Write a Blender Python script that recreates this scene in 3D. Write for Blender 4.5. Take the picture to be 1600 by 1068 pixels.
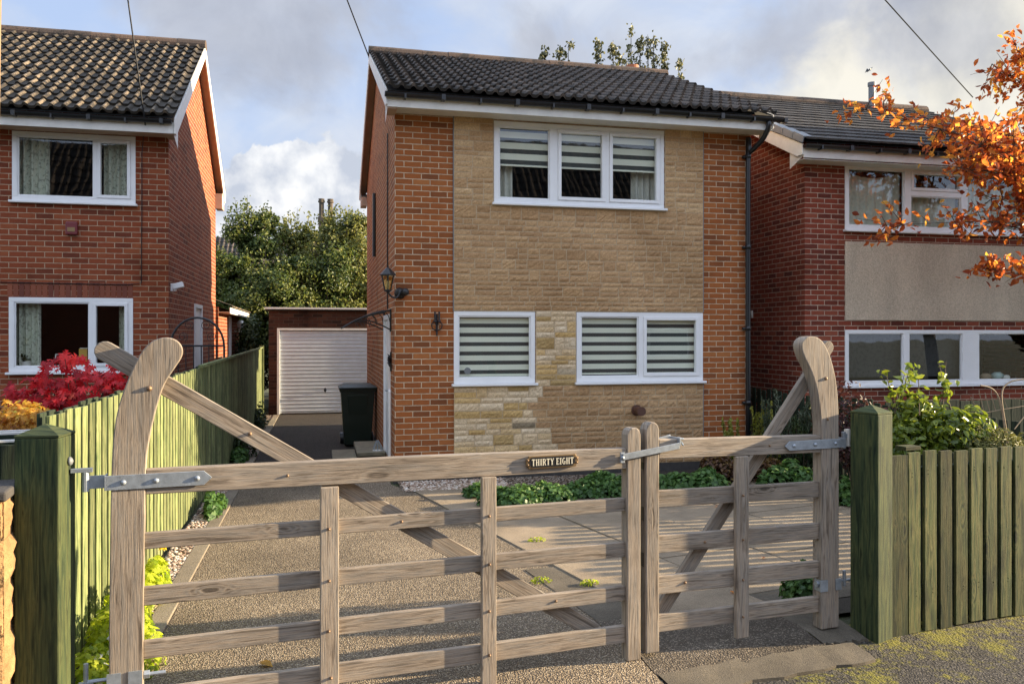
import bpy, math, random
import numpy as np
from mathutils import Vector

scene = bpy.context.scene
for o in list(bpy.data.objects):
    bpy.data.objects.remove(o)

# ------------------------------------------------------------------ camera
YAW, FPX, CX, CY, EYE = 13.1, 1280.0, 800.0, 525.0, 1.87
cam_d = bpy.data.cameras.new('camera')
cam = bpy.data.objects.new('camera', cam_d)
scene.collection.objects.link(cam)
cam.location = (0, 0, EYE)
cam.rotation_euler = (math.radians(90), 0, math.radians(-YAW))
cam_d.sensor_width = 36
cam_d.lens = 36 * FPX / 1600
cam_d.shift_y = -(534 - CY) / 1600
cam_d.clip_start = 0.05
cam_d.clip_end = 3000
scene.camera = cam

# ------------------------------------------------------------------ light
SUN_EL, SUN_AZ = 14.0, 92.0          # azimuth measured from +Y towards +X
SUN_STRENGTH, SKY_STRENGTH, EXPOSURE = 5.0, 0.053, 1.75
el, az = math.radians(SUN_EL), math.radians(SUN_AZ)
SUN = Vector((math.sin(az) * math.cos(el), math.cos(az) * math.cos(el), math.sin(el)))
sd = bpy.data.lights.new('sun', 'SUN')
sd.energy = SUN_STRENGTH
sd.angle = math.radians(0.5)
sd.color = (1.0, 0.80, 0.53)
so = bpy.data.objects.new('sun', sd)
scene.collection.objects.link(so)
so.rotation_euler = (-SUN).to_track_quat('-Z', 'Y').to_euler()
so.location = (30, 0, 30)
scene.view_settings.view_transform = 'Standard'
scene.view_settings.look = 'None'
scene.view_settings.gamma = 1
scene.view_settings.use_curve_mapping = False
scene.view_settings.exposure = EXPOSURE


class NT:
    """tiny node-tree helper"""
    def __init__(self, tree):
        self.t = tree
    def n(self, kind, **kw):
        nd = self.t.nodes.new(kind)
        for k, v in kw.items():
            if k.startswith('i_'):
                key = k[2:]
                key = int(key) if key.isdigit() else key.replace('_', ' ')
                self.put(nd.inputs[key], v)
            else:
                setattr(nd, k, v)
        return nd
    def put(self, sock, v):
        if isinstance(v, bpy.types.NodeSocket):
            self.t.links.new(v, sock)
        elif isinstance(v, (tuple, list)) and sock.type == 'RGBA' and len(v) == 3:
            sock.default_value = (*v, 1)
        else:
            sock.default_value = v
    def math(self, op, a, b=0.0, c=None, clamp=False):
        nd = self.t.nodes.new('ShaderNodeMath')
        nd.operation = op
        nd.use_clamp = clamp
        self.put(nd.inputs[0], a)
        self.put(nd.inputs[1], b)
        if c is not None:
            self.put(nd.inputs[2], c)
        return nd.outputs[0]
    def vmath(self, op, a, b=None, scale=None):
        nd = self.t.nodes.new('ShaderNodeVectorMath')
        nd.operation = op
        self.put(nd.inputs[0], a)
        if b is not None:
            self.put(nd.inputs[1], b)
        if scale is not None:
            self.put(nd.inputs['Scale'], scale)
        return nd.outputs['Value'] if op in ('DOT_PRODUCT', 'LENGTH', 'DISTANCE') else nd.outputs[0]
    def noise(self, vec, scale, detail=3, rough=0.5, dist=0.0, out='Fac'):
        nd = self.n('ShaderNodeTexNoise', i_Vector=vec, i_Scale=scale, i_Detail=detail, i_Roughness=rough, i_Distortion=dist)
        return nd.outputs[out]
    def ramp(self, fac, stops, interp='LINEAR'):
        nd = self.t.nodes.new('ShaderNodeValToRGB')
        nd.color_ramp.interpolation = interp
        e = nd.color_ramp.elements
        while len(e) < len(stops):
            e.new(0.5)
        for k, (p, c) in enumerate(stops):
            e[k].position = p
            e[k].color = (*c, 1) if len(c) == 3 else c
        self.put(nd.inputs[0], fac)
        return nd.outputs[0]
    def mix(self, fac, a, b, blend='MIX'):
        nd = self.t.nodes.new('ShaderNodeMix')
        nd.data_type = 'RGBA'
        nd.blend_type = blend
        self.put(nd.inputs[0], fac)
        self.put(nd.inputs[6], a)
        self.put(nd.inputs[7], b)
        return nd.outputs[2]
    def step(self, v, lo, hi):
        nd = self.t.nodes.new('ShaderNodeMapRange')
        nd.interpolation_type = 'SMOOTHSTEP'
        self.put(nd.inputs[0], v)
        nd.inputs[1].default_value = lo
        nd.inputs[2].default_value = hi
        return nd.outputs[0]
    def scale(self, vec, s):
        nd = self.n('ShaderNodeMapping', i_Vector=vec)
        nd.inputs['Scale'].default_value = s
        return nd.outputs[0]


# ------------------------------------------------------------------ sky
world = bpy.data.worlds.new('World')
scene.world = world
world.use_nodes = True
wt = world.node_tree
wt.nodes.clear()
W = NT(wt)
sky = W.n('ShaderNodeTexSky')
sky.sky_type = 'NISHITA'
sky.sun_disc = False
sky.sun_elevation = el
sky.sun_rotation = az
sky.altitude = 80
sky.air_density = 1.1
sky.dust_density = 1.6
dirv = W.n('ShaderNodeTexCoord').outputs['Generated']
sp = W.n('ShaderNodeSeparateXYZ', i_0=dirv)
dx, dy, dz = sp.outputs
# thin high cloud: broad soft lumps; then a few separate masses with ragged edges
sc3 = W.scale(dirv, (1.0, 1.0, 1.7))
big = W.noise(W.vmath('ADD', sc3, (2.3, 0.7, 1.1)), 2.6, 6, 0.5, 0.4)
fine = W.noise(W.vmath('ADD', sc3, (5.1, 3.3, 0.2)), 6.5, 7, 0.58, 0.6)
nish = W.mix(1.0, sky.outputs[0], (1.6, 1.6, 1.6), 'MULTIPLY')
blue = W.mix(0.85, nish, (2.9, 3.65, 5.3))
pale = W.mix(W.step(fine, 0.3, 0.7), (3.4, 3.8, 4.6), (4.1, 4.45, 5.1))
skyc = W.mix(W.step(W.math('ADD', big, W.math('MULTIPLY', fine, 0.25)), 0.49, 0.71), blue, pale)
skyc = W.mix(W.math('SUBTRACT', 1.0, W.step(dz, 0.0, 0.22)), skyc, (3.4, 3.8, 4.5))
front = W.step(dy, 0.05, 0.4)
def ray0(px, py):
    t = (px - 800) / 1280; c_, s_ = math.cos(math.radians(YAW)), math.sin(math.radians(YAW))
    return Vector((s_ + c_ * t, c_ - s_ * t, (525 - py) / 1280)).normalized()
def mass(skyc, px, py, wx, wz, col, nscale, amt, edge, off, op):
    """one cloud centred in the direction of a point, wx/wz half sizes (radians), ragged by noise"""
    c = ray0(px, py)
    r = Vector((c.y, -c.x, 0)).normalized()
    ux = W.math('DIVIDE', W.vmath('DOT_PRODUCT', dirv, tuple(r)), wx)
    uz = W.math('DIVIDE', W.math('SUBTRACT', dz, c.z), wz)
    d = W.math('SQRT', W.math('ADD', W.math('MULTIPLY', ux, ux), W.math('MULTIPLY', uz, uz)))
    nz = W.noise(W.vmath('ADD', dirv, off), nscale, 7, 0.56, 0.3)
    k_ = W.step(W.math('SUBTRACT', W.math('ADD', 1.0, W.math('MULTIPLY', W.math('SUBTRACT', nz, 0.5), amt)), d), 0.0, edge)
    k_ = W.math('MULTIPLY', W.math('MULTIPLY', k_, front), op)
    return W.mix(k_, skyc, col)
lump = W.noise(W.vmath('ADD', dirv, (0.4, 0.2, 0.7)), 9.0, 6, 0.55, 0.3)
grey = W.ramp(lump, [(0.35, (2.4, 2.55, 3.0)), (0.65, (3.3, 3.5, 4.0))])
warmw = W.ramp(lump, [(0.32, (3.7, 3.7, 3.55)), (0.6, (5.6, 5.35, 4.7))])
skyc = mass(skyc, 470, 40, .22, .11, grey, 5.0, 2.4, .6, (1.1, .3, .5), .85)
skyc = mass(skyc, 1290, 70, .34, .075, grey, 5.5, 2.4, .6, (.2, 2.2, .1), .9)
skyc = mass(skyc, 1560, 150, .30, .10, warmw, 6.0, 2.4, .6, (.9, .2, 1.4), .95)
skyc = mass(skyc, 1620, 30, .24, .10, warmw, 6.0, 1.6, 1.0, (.1, .8, 2.4), .95)
skyc = mass(skyc, 1450, 60, .10, .05, grey, 9.0, 2.0, .7, (2.1, .6, .3), .6)
cumc = W.ramp(W.noise(W.vmath('ADD', dirv, (0.0, 0.0, 0.015)), 17.0, 6, 0.55), [(0.36, (3.3, 3.6, 4.2)), (0.60, (6.0, 6.0, 6.0))])
skyc = mass(skyc, 495, 318, .12, .075, cumc, 10.0, 2.0, .07, (.5, .5, .5), .95)
skyc = mass(skyc, 385, 330, .085, .045, cumc, 10.0, 2.0, .07, (.5, .9, .5), .9)
# sky boosted behind the viewer and overhead, added to lift the shaded fronts
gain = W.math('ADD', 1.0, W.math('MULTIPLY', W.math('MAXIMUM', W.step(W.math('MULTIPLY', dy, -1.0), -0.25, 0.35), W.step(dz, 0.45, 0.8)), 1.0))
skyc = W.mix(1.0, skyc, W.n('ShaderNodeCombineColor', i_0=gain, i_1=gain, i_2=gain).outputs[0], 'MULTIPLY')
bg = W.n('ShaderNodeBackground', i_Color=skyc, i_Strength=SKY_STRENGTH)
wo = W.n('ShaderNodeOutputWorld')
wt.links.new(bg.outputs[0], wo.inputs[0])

# ------------------------------------------------------------------ measuring helpers (metres, from known planes)
_s, _c = math.sin(math.radians(YAW)), math.cos(math.radians(YAW))
def ray(px, py):
    t = (px - CX) / FPX
    return Vector((_s + _c * t, _c - _s * t, (CY - py) / FPX))
def atY(px, py, Y):
    r = ray(px, py)
    return Vector((0, 0, EYE)) + r * (Y / r.y)
def atZ(px, py, z=0.0):
    r = ray(px, py)
    return Vector((0, 0, EYE)) + r * ((z - EYE) / r.z)

PHI = math.radians(7.4)
GP = Vector((3.11, 4.64, 0))
GU = Vector((math.cos(PHI), math.sin(PHI), 0))
GN = Vector((math.sin(PHI), -math.cos(PHI), 0))
def G(a, off, z):
    """gate/boundary line frame: a along it to the right, off towards the road"""
    p = GP + GU * a + GN * off
    return Vector((p.x, p.y, z))

rng = np.random.default_rng(7)
random.seed(11)

# ------------------------------------------------------------------ materials
def new_mat(name):
    m = bpy.data.materials.new(name)
    m.use_nodes = True
    m.node_tree.nodes.clear()
    k = NT(m.node_tree)
    out = k.n('ShaderNodeOutputMaterial')
    return m, k, out
def principled(k, out, **kw):
    b = k.n('ShaderNodeBsdfPrincipled', **kw)
    k.t.links.new(b.outputs[0], out.inputs[0])
    return b
def bump(k, h, dist, strength=1.0, normal=None):
    b = k.n('ShaderNodeBump', i_Height=h, i_Distance=dist, i_Strength=strength)
    if normal is not None:
        k.put(b.inputs['Normal'], normal)
    return b.outputs[0]
def pos(k):
    return k.n('ShaderNodeNewGeometry').outputs['Position']
def rnd(k):
    return k.n('ShaderNodeAttribute', attribute_name='rnd').outputs['Fac']

def mat_plain(name, col, rough=0.5, metal=0.0, vary=0.15, scale=6.0, bumpd=0.0, spec=0.5):
    m, k, out = new_mat(name)
    p = pos(k)
    n1 = k.noise(p, scale, 5, 0.6)
    c = k.mix(1.0, col, k.ramp(n1, [(0.25, (1 - vary,) * 3), (0.75, (1 + vary * 0.4,) * 3)]), 'MULTIPLY')
    b = principled(k, out, i_Base_Color=c, i_Roughness=k.math('ADD', rough - 0.06, k.math('MULTIPLY', n1, 0.12)), i_Metallic=metal)
    b.inputs['Specular IOR Level'].default_value = spec
    if bumpd:
        k.put(b.inputs['Normal'], bump(k, k.noise(p, scale * 6, 4), bumpd))
    return m

def mat_brick(name, c1, c2, c3, mortar, bw=0.225, bh=0.075, stain=(0.75, 0.7, 0.62), off=(0, 0)):
    m, k, out = new_mat(name)
    g = k.n('ShaderNodeNewGeometry')
    s = k.n('ShaderNodeSeparateXYZ', i_0=g.outputs['Position'])
    nn = k.n('ShaderNodeSeparateXYZ', i_0=g.outputs['True Normal'])
    kx = k.math('GREATER_THAN', k.math('ABSOLUTE', nn.outputs[0]), 0.6)
    u = k.math('ADD', k.math('MULTIPLY', s.outputs[0], k.math('SUBTRACT', 1.0, kx)), k.math('MULTIPLY', s.outputs[1], kx))
    v2 = k.n('ShaderNodeCombineXYZ', i_0=k.math('ADD', u, off[0] + 20.0), i_1=k.math('ADD', s.outputs[2], off[1]), i_2=0.0).outputs[0]
    wob = k.noise(g.outputs['Position'], 30, 2, out='Color')
    v3 = k.vmath('ADD', v2, k.vmath('SCALE', k.vmath('SUBTRACT', wob, (0.5, 0.5, 0.5)), scale=0.006))
    br = k.n('ShaderNodeTexBrick', i_Vector=v3, i_Color1=(0, 0, 0), i_Color2=(1, 1, 1), i_Mortar=(0.5, 0.5, 0.5),
             i_Scale=1.0, i_Mortar_Size=0.0062, i_Mortar_Smooth=0.25, i_Bias=0.0, i_Brick_Width=bw, i_Row_Height=bh)
    br.offset = 0.5
    per = k.math('ADD', k.math('MULTIPLY', br.outputs['Color'], 0.8), k.math('MULTIPLY', k.noise(v2, 9, 2), 0.25))
    col = k.ramp(per, [(0.1, c2), (0.45, c1), (0.75, c1), (0.98, c3)])
    fine = k.noise(g.outputs['Position'], 120, 4, 0.65)
    col = k.mix(1.0, col, k.ramp(fine, [(0.25, (0.72,) * 3), (0.75, (1.18,) * 3)]), 'MULTIPLY')
    mc = k.mix(1.0, mortar, k.ramp(k.noise(g.outputs['Position'], 14, 4), [(0.3, (0.7,) * 3), (0.7, (1.1,) * 3)]), 'MULTIPLY')
    col = k.mix(br.outputs['Fac'], col, mc)
    big = k.noise(g.outputs['Position'], 0.9, 5, 0.6)
    col = k.mix(k.step(big, 0.5, 0.72), col, k.mix(1.0, col, stain, 'MULTIPLY'))
    b = principled(k, out, i_Base_Color=col, i_Roughness=0.9)
    b.inputs['Specular IOR Level'].default_value = 0.25
    h = k.math('ADD', k.math('MULTIPLY', br.outputs['Fac'], -1.0), k.math('MULTIPLY', fine, 0.35))
    h = k.math('ADD', h, k.math('MULTIPLY', br.outputs['Color'], 0.15))
    k.put(b.inputs['Normal'], bump(k, h, 0.006, 0.9))
    return m

def mat_wood(name, light, dark, grey, scale=1.0, rough=0.8, knots=True, stain=None, spread=(.86, 1.12)):
    m, k, out = new_mat(name)
    uv = k.n('ShaderNodeUVMap').outputs[0]
    g = k.noise(k.scale(uv, (3.0 * scale, 42.0 * scale, 1)), 1.0, 4, 0.6, 0.8)
    g2 = k.noise(k.scale(uv, (6.0 * scale, 170.0 * scale, 1)), 1.0, 3, 0.7, 0.3)
    kd = None
    if knots:
        vo = k.n('ShaderNodeTexVoronoi', i_Vector=k.scale(uv, (1.7, 5.5, 1)), i_Scale=1.0)
        vs = k.n('ShaderNodeSeparateColor', i_0=vo.outputs['Color'])
        kd = k.math('ADD', vo.outputs['Distance'], k.math('MULTIPLY', k.math('GREATER_THAN', vs.outputs[0], 0.6), 0.6))
        ring = k.math('SINE', k.math('MULTIPLY', kd, 75.0))
        near = k.math('SUBTRACT', 1.0, k.step(kd, 0.05, 0.30))
        g = k.math('ADD', g, k.math('MULTIPLY', k.math('MULTIPLY', ring, near), 0.16))
    col = k.ramp(g, [(0.30, dark), (0.45, light), (0.58, grey), (0.66, tuple(c * .55 for c in light)), (0.72, light)])
    col = k.mix(1.0, col, k.ramp(g2, [(0.3, (0.62,) * 3), (0.6, (1.1,) * 3)]), 'MULTIPLY')
    crk = k.step(k.noise(k.scale(uv, (1.6 * scale, 55.0 * scale, 1)), 1.0, 2, 0.5, 0.2), 0.64, 0.70)
    col = k.mix(k.math('MULTIPLY', crk, 0.6), col, tuple(c * .4 for c in dark))
    if knots:
        col = k.mix(k.math('MULTIPLY', k.math('SUBTRACT', 1.0, k.step(kd, 0.035, 0.085)), 0.8), col, tuple(c * 0.35 for c in dark))
    pn = k.noise(pos(k), 2.2, 4, 0.6)
    col = k.mix(1.0, col, k.ramp(pn, [(0.3, (0.74, 0.72, 0.70)), (0.7, (1.12, 1.1, 1.06))]), 'MULTIPLY')
    if stain:
        col = k.mix(k.step(k.noise(k.scale(uv, (2.0, 9.0, 1)), 1.0, 5, 0.65), 0.48, 0.70), col, stain)
    per = k.ramp(rnd(k), [(0, (spread[0],) * 3), (1, (spread[1],) * 3)])
    col = k.mix(1.0, col, per, 'MULTIPLY')
    b = principled(k, out, i_Base_Color=col, i_Roughness=rough)
    b.inputs['Specular IOR Level'].default_value = 0.3
    k.put(b.inputs['Normal'], bump(k, k.math('ADD', k.math('MULTIPLY', g, 0.6), g2), 0.0022, 0.9))
    return m

def mat_leaf(name, stops, trans=0.35, rough=0.45, tcol=1.2):
    m, k, out = new_mat(name)
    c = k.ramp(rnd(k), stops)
    c = k.mix(1.0, c, k.ramp(k.noise(pos(k), 25, 2), [(0.3, (0.8,) * 3), (0.7, (1.15,) * 3)]), 'MULTIPLY')
    b = k.n('ShaderNodeBsdfPrincipled', i_Base_Color=c, i_Roughness=rough)
    b.inputs['Specular IOR Level'].default_value = 0.35
    t = k.n('ShaderNodeBsdfTranslucent', i_Color=k.mix(1.0, c, (tcol, tcol, tcol * 0.8), 'MULTIPLY'))
    mx = k.n('ShaderNodeMixShader', i_0=trans, i_1=b.outputs[0], i_2=t.outputs[0])
    k.t.links.new(mx.outputs[0], out.inputs[0])
    return m

M = {}
M['brick_main'] = mat_brick('orange_brick', (0.330, 0.104, 0.030), (0.19, 0.064, 0.024), (0.41, 0.155, 0.050), (0.58, 0.44, 0.30))
M['brick_left'] = mat_brick('red_brick', (0.250, 0.060, 0.024), (0.13, 0.034, 0.018), (0.32, 0.095, 0.038), (0.47, 0.33, 0.22), bh=0.079, bw=0.232)
M['brick_right'] = mat_brick('dark_red_brick', (0.235, 0.052, 0.028), (0.11, 0.030, 0.020), (0.30, 0.09, 0.05), (0.50, 0.38, 0.29))
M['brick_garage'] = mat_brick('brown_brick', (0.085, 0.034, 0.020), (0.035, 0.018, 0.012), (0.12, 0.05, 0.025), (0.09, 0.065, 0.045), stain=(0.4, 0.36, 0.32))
M['upvc'] = mat_plain('white_upvc', (0.80, 0.80, 0.80), 0.32, vary=0.05)
M['upvc_old'] = mat_plain('weathered_white_board', (0.74, 0.72, 0.67), 0.5, vary=0.12, scale=9)
M['soffit'] = mat_plain('tan_soffit', (0.52, 0.36, 0.25), 0.6)
M['black_plastic'] = mat_plain('black_plastic', (0.012, 0.013, 0.015), 0.32, vary=0.2)
M['black_iron'] = mat_plain('black_iron', (0.014, 0.014, 0.016), 0.42, vary=0.2)
M['galv'] = mat_plain('galvanised_steel', (0.36, 0.40, 0.44), 0.48, metal=0.55, vary=0.3, scale=25, bumpd=0.0005)
M['bronze'] = mat_plain('bronze', (0.30, 0.20, 0.10), 0.4, metal=0.7)
M['gold'] = mat_plain('gilt_lettering', (0.72, 0.66, 0.50), 0.4)
M['bolt'] = mat_plain('rusty_bolt', (0.26, 0.16, 0.09), 0.5, metal=0.4, vary=0.3, scale=60)
M['dark_room'] = mat_plain('room_lining', (0.025, 0.023, 0.021), 0.9)
M['bin'] = mat_plain('dark_green_plastic', (0.008, 0.016, 0.011), 0.38, vary=0.2)
M['terracotta'] = mat_plain('terracotta', (0.42, 0.15, 0.07), 0.8)
M['flue'] = mat_plain('brown_flue', (0.10, 0.045, 0.03), 0.5)
M['lead'] = mat_plain('grey_lead', (0.16, 0.17, 0.18), 0.55)
M['alarm'] = mat_plain('dark_red_box', (0.17, 0.025, 0.03), 0.4)
M['amber'] = mat_plain('amber_glass', (0.45, 0.30, 0.08), 0.2)
M['slab'] = mat_plain('worn_slab', (0.22, 0.19, 0.13), 0.9, vary=0.4, scale=9, bumpd=0.004)
M['plinth'] = mat_plain('dark_plinth', (0.055, 0.05, 0.047), 0.9, vary=0.4, scale=12, bumpd=0.003)
M['blind'] = mat_plain('cream_blind', (0.80, 0.79, 0.66), 0.8, vary=0.04)
M['sheer'] = mat_plain('grey_sheer', (0.055, 0.058, 0.055), 0.8, vary=0.1)
M['rope'] = mat_plain('white_item', (0.7, 0.68, 0.62), 0.6)
M['yellow_card'] = mat_plain('yellow_card', (0.62, 0.36, 0.06), 0.6)
M['teal_item'] = mat_plain('pale_teal_shell', (0.42, 0.55, 0.52), 0.5)
M['stem'] = mat_plain('brown_stem', (0.07, 0.045, 0.03), 0.85, vary=0.3, scale=40)
M['twig'] = mat_plain('pale_twig', (0.30, 0.22, 0.14), 0.85, vary=0.3, scale=40)
M['bark'] = mat_plain('grey_bark', (0.085, 0.065, 0.05), 0.9, vary=0.4, scale=20, bumpd=0.01)
M['soil'] = mat_plain('dark_soil', (0.035, 0.026, 0.019), 0.95, vary=0.4, scale=30, bumpd=0.01)
M['gate_wood'] = mat_wood('weathered_gate_timber', (0.335, 0.275, 0.215), (0.120, 0.095, 0.074), (0.285, 0.252, 0.215))
M['fence_wood'] = mat_wood('green_stained_timber', (0.125, 0.160, 0.062), (0.012, 0.036, 0.016), (0.225, 0.245, 0.110), knots=False, spread=(.66, 1.28))
M['post_wood'] = mat_wood('dark_green_post', (0.034, 0.052, 0.020), (0.007, 0.017, 0.008), (0.070, 0.085, 0.030), knots=False)
M['palings'] = mat_wood('faded_green_palings', (0.076, 0.098, 0.034), (0.018, 0.030, 0.013), (0.150, 0.142, 0.052), stain=(0.026, 0.032, 0.015), spread=(.5, 1.35))
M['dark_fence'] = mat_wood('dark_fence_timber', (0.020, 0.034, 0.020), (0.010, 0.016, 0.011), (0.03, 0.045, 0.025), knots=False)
M['pole_wood'] = mat_wood('brown_pole', (0.32, 0.20, 0.11), (0.2, 0.12, 0.07), (0.36, 0.26, 0.17), knots=False)


def mat_glass(name, tint=(0.9, 0.93, 0.92), gain=1.25, base=0.02):
    m, k, out = new_mat(name)
    back = k.n('ShaderNodeNewGeometry').outputs['Backfacing']     # thin pane: same reflectance from both sides
    fr = k.n('ShaderNodeFresnel', i_IOR=k.math('SUBTRACT', 1.5, k.math('MULTIPLY', back, 1.5 - 1 / 1.5)))
    wv = bump(k, k.noise(pos(k), 1.6, 2), 0.004, 0.35)
    gl = k.n('ShaderNodeBsdfGlossy', i_Roughness=0.015, i_Color=(0.95, 0.97, 1.0), i_Normal=wv)
    tr = k.n('ShaderNodeBsdfTransparent', i_Color=tint)
    f = k.math('ADD', k.math('MULTIPLY', fr.outputs[0], gain), base, clamp=True)
    mx = k.n('ShaderNodeMixShader', i_0=f, i_1=tr.outputs[0], i_2=gl.outputs[0])
    k.t.links.new(mx.outputs[0], out.inputs[0])
    return m
M['glass'] = mat_glass('window_glass')

def mat_stone():
    m, k, out = new_mat('split_faced_stone')
    r = rnd(k)
    kd = k.n('ShaderNodeAttribute', attribute_name='kind').outputs['Fac']
    p = pos(k)
    tan = k.ramp(r, [(0.0, (0.41, 0.256, 0.134)), (0.5, (0.50, 0.324, 0.172)), (1.0, (0.62, 0.435, 0.245))])
    light = k.ramp(r, [(0.0, (0.26, 0.21, 0.14)), (0.08, (0.78, 0.65, 0.47)), (0.55, (0.72, 0.56, 0.36)), (0.80, (0.64, 0.44, 0.19)), (1.0, (0.42, 0.30, 0.14))])
    c = k.mix(kd, tan, light)
    n1 = k.noise(p, 45, 5, 0.7)
    c = k.mix(1.0, c, k.ramp(n1, [(0.3, (0.66, 0.64, 0.62)), (0.7, (1.18,) * 3)]), 'MULTIPLY')
    big = k.noise(p, 1.1, 4, 0.6)
    c = k.mix(1.0, c, k.ramp(big, [(0.35, (0.82, 0.78, 0.72)), (0.65, (1.08,) * 3)]), 'MULTIPLY')
    b = principled(k, out, i_Base_Color=c, i_Roughness=0.92)
    b.inputs['Specular IOR Level'].default_value = 0.2
    k.put(b.inputs['Normal'], bump(k, n1, 0.006, 0.9))
    return m
M['stone'] = mat_stone()
M['mortar'] = mat_plain('stone_mortar', (0.52, 0.40, 0.26), 0.95, vary=0.25, scale=30)

def mat_tile(name, c1, c2, moss, mossamt=0.5):
    m, k, out = new_mat(name)
    p = pos(k)
    c = k.mix(rnd(k), c1, c2)
    n1 = k.noise(p, 60, 4, 0.7)
    c = k.mix(1.0, c, k.ramp(n1, [(0.3, (0.6,) * 3), (0.7, (1.25,) * 3)]), 'MULTIPLY')
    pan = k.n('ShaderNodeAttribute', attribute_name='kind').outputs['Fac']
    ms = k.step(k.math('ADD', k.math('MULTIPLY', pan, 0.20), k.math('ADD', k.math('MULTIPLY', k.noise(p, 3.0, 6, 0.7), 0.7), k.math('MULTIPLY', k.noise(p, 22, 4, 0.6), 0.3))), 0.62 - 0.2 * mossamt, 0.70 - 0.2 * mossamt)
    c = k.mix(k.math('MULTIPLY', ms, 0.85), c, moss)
    b = principled(k, out, i_Base_Color=c, i_Roughness=0.8)
    b.inputs['Specular IOR Level'].default_value = 0.3
    k.put(b.inputs['Normal'], bump(k, n1, 0.004, 0.7))
    return m
M['tile_main'] = mat_tile('brown_pantile', (0.062, 0.050, 0.042), (0.115, 0.092, 0.075), (0.018, 0.016, 0.013), 0.5)
M['tile_left'] = mat_tile('mossy_pantile', (0.13, 0.10, 0.066), (0.20, 0.155, 0.105), (0.016, 0.014, 0.011), 0.85)
M['tile_right'] = mat_tile('grey_flat_tile', (0.050, 0.046, 0.043), (0.075, 0.068, 0.062), (0.03, 0.027, 0.023), 0.3)
M['ridge'] = mat_tile('ridge_tile', (0.09, 0.065, 0.048), (0.15, 0.095, 0.062), (0.03, 0.026, 0.02), 0.55)

def mat_render():
    m, k, out = new_mat('roughcast_render')
    p = pos(k)
    n1 = k.noise(p, 55, 5, 0.65)
    c = k.mix(1.0, (0.62, 0.51, 0.38), k.ramp(k.noise(k.scale(p, (1.6, 1.6, .5)), 1.6, 6, .65), [(0.3, (0.78,) * 3), (0.7, (1.06,) * 3)]), 'MULTIPLY')
    c = k.mix(1.0, c, k.ramp(n1, [(0.3, (0.72,) * 3), (0.65, (1.12,) * 3)]), 'MULTIPLY')
    b = principled(k, out, i_Base_Color=c, i_Roughness=0.95)
    k.put(b.inputs['Normal'], bump(k, n1, 0.012, 1.0))
    return m
M['render'] = mat_render()

def mat_curtain(name, col, pattern=0.3):
    m, k, out = new_mat(name)
    p = pos(k)
    c = k.mix(k.math('MULTIPLY', k.step(k.noise(p, 22, 3, 0.6), 0.48, 0.62), pattern), col, tuple(x * 0.45 for x in col))
    principled(k, out, i_Base_Color=c, i_Roughness=0.9)
    return m
M['curtain_floral'] = mat_curtain('floral_curtain', (0.52, 0.53, 0.42), 0.8)
M['curtain_stripe'] = mat_curtain('pale_curtain', (0.62, 0.60, 0.52), 0.2)
M['curtain_net'] = mat_curtain('grey_green_net', (0.50, 0.53, 0.44), 0.25)
M['dark_blind'] = mat_curtain('dark_roller_blind', (0.05, 0.05, 0.048), 0.6)

# ground materials -------------------------------------------------
def mat_aggregate(name, cols, mortar, scale, big=(0.75, 1.1), bumpd=0.006, moss=None):
    m, k, out = new_mat(name)
    p = pos(k)
    vo = k.n('ShaderNodeTexVoronoi', i_Vector=p, i_Scale=scale)
    sep = k.n('ShaderNodeSeparateColor', i_0=vo.outputs['Color'])
    c = k.ramp(sep.outputs[0], cols)
    c = k.mix(k.step(vo.outputs['Distance'], 0.28, 0.62), c, mortar)
    bn = k.noise(p, 0.8, 5, 0.6)
    c = k.mix(1.0, c, k.ramp(bn, [(0.3, (big[0],) * 3), (0.7, (big[1],) * 3)]), 'MULTIPLY')
    if moss:
        mm = k.math('ADD', k.math('MULTIPLY', k.noise(p, 2.4, 7, 0.75), 0.6), k.math('MULTIPLY', k.noise(p, 28, 5, 0.7), 0.4))
        sx = k.n('ShaderNodeSeparateXYZ', i_0=p)
        s = k.math('ADD', k.math('MULTIPLY', k.math('SUBTRACT', sx.outputs[0], GP.x), GN.x), k.math('MULTIPLY', k.math('SUBTRACT', sx.outputs[1], GP.y), GN.y))
        near = k.math('SUBTRACT', 1.0, k.step(s, 0.25, 1.1))
        right = k.step(sx.outputs[0], 2.2, 3.0)
        mk = k.step(k.math('ADD', mm, k.math('MULTIPLY', k.math('MULTIPLY', near, right), 0.14)), 0.58, 0.70)
        mcol = k.mix(k.noise(p, 90, 3), (0.06, 0.07, 0.014), (0.32, 0.27, 0.04))
        c = k.mix(k.math('MULTIPLY', mk, 0.85), c, mcol)
    b = principled(k, out, i_Base_Color=c, i_Roughness=0.92)
    b.inputs['Specular IOR Level'].default_value = 0.2
    h = k.math('ADD', k.math('MULTIPLY', vo.outputs['Distance'], -1.0), k.math('MULTIPLY', k.noise(p, scale * 0.35, 4), 0.9))
    k.put(b.inputs['Normal'], bump(k, h, bumpd, 1.0))
    return m
M['drive'] = mat_aggregate('exposed_aggregate_drive', [(0.0, (0.14, 0.11, 0.075)), (0.3, (0.30, 0.235, 0.155)), (0.65, (0.38, 0.30, 0.20)), (0.9, (0.50, 0.42, 0.31))], (0.14, 0.11, 0.08), 92, (0.62, 1.14), bumpd=.011)
M['tarmac'] = mat_aggregate('old_tarmac', [(0.0, (0.05, 0.046, 0.042)), (0.6, (0.10, 0.09, 0.08)), (1.0, (0.16, 0.145, 0.125))], (0.04, 0.036, 0.032), 80, moss=True)
M['back_drive'] = mat_aggregate('dark_worn_drive', [(0.0, (0.035, 0.03, 0.027)), (0.6, (0.075, 0.062, 0.052)), (1.0, (0.13, 0.11, 0.09))], (0.035, 0.03, 0.025), 70)
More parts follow.
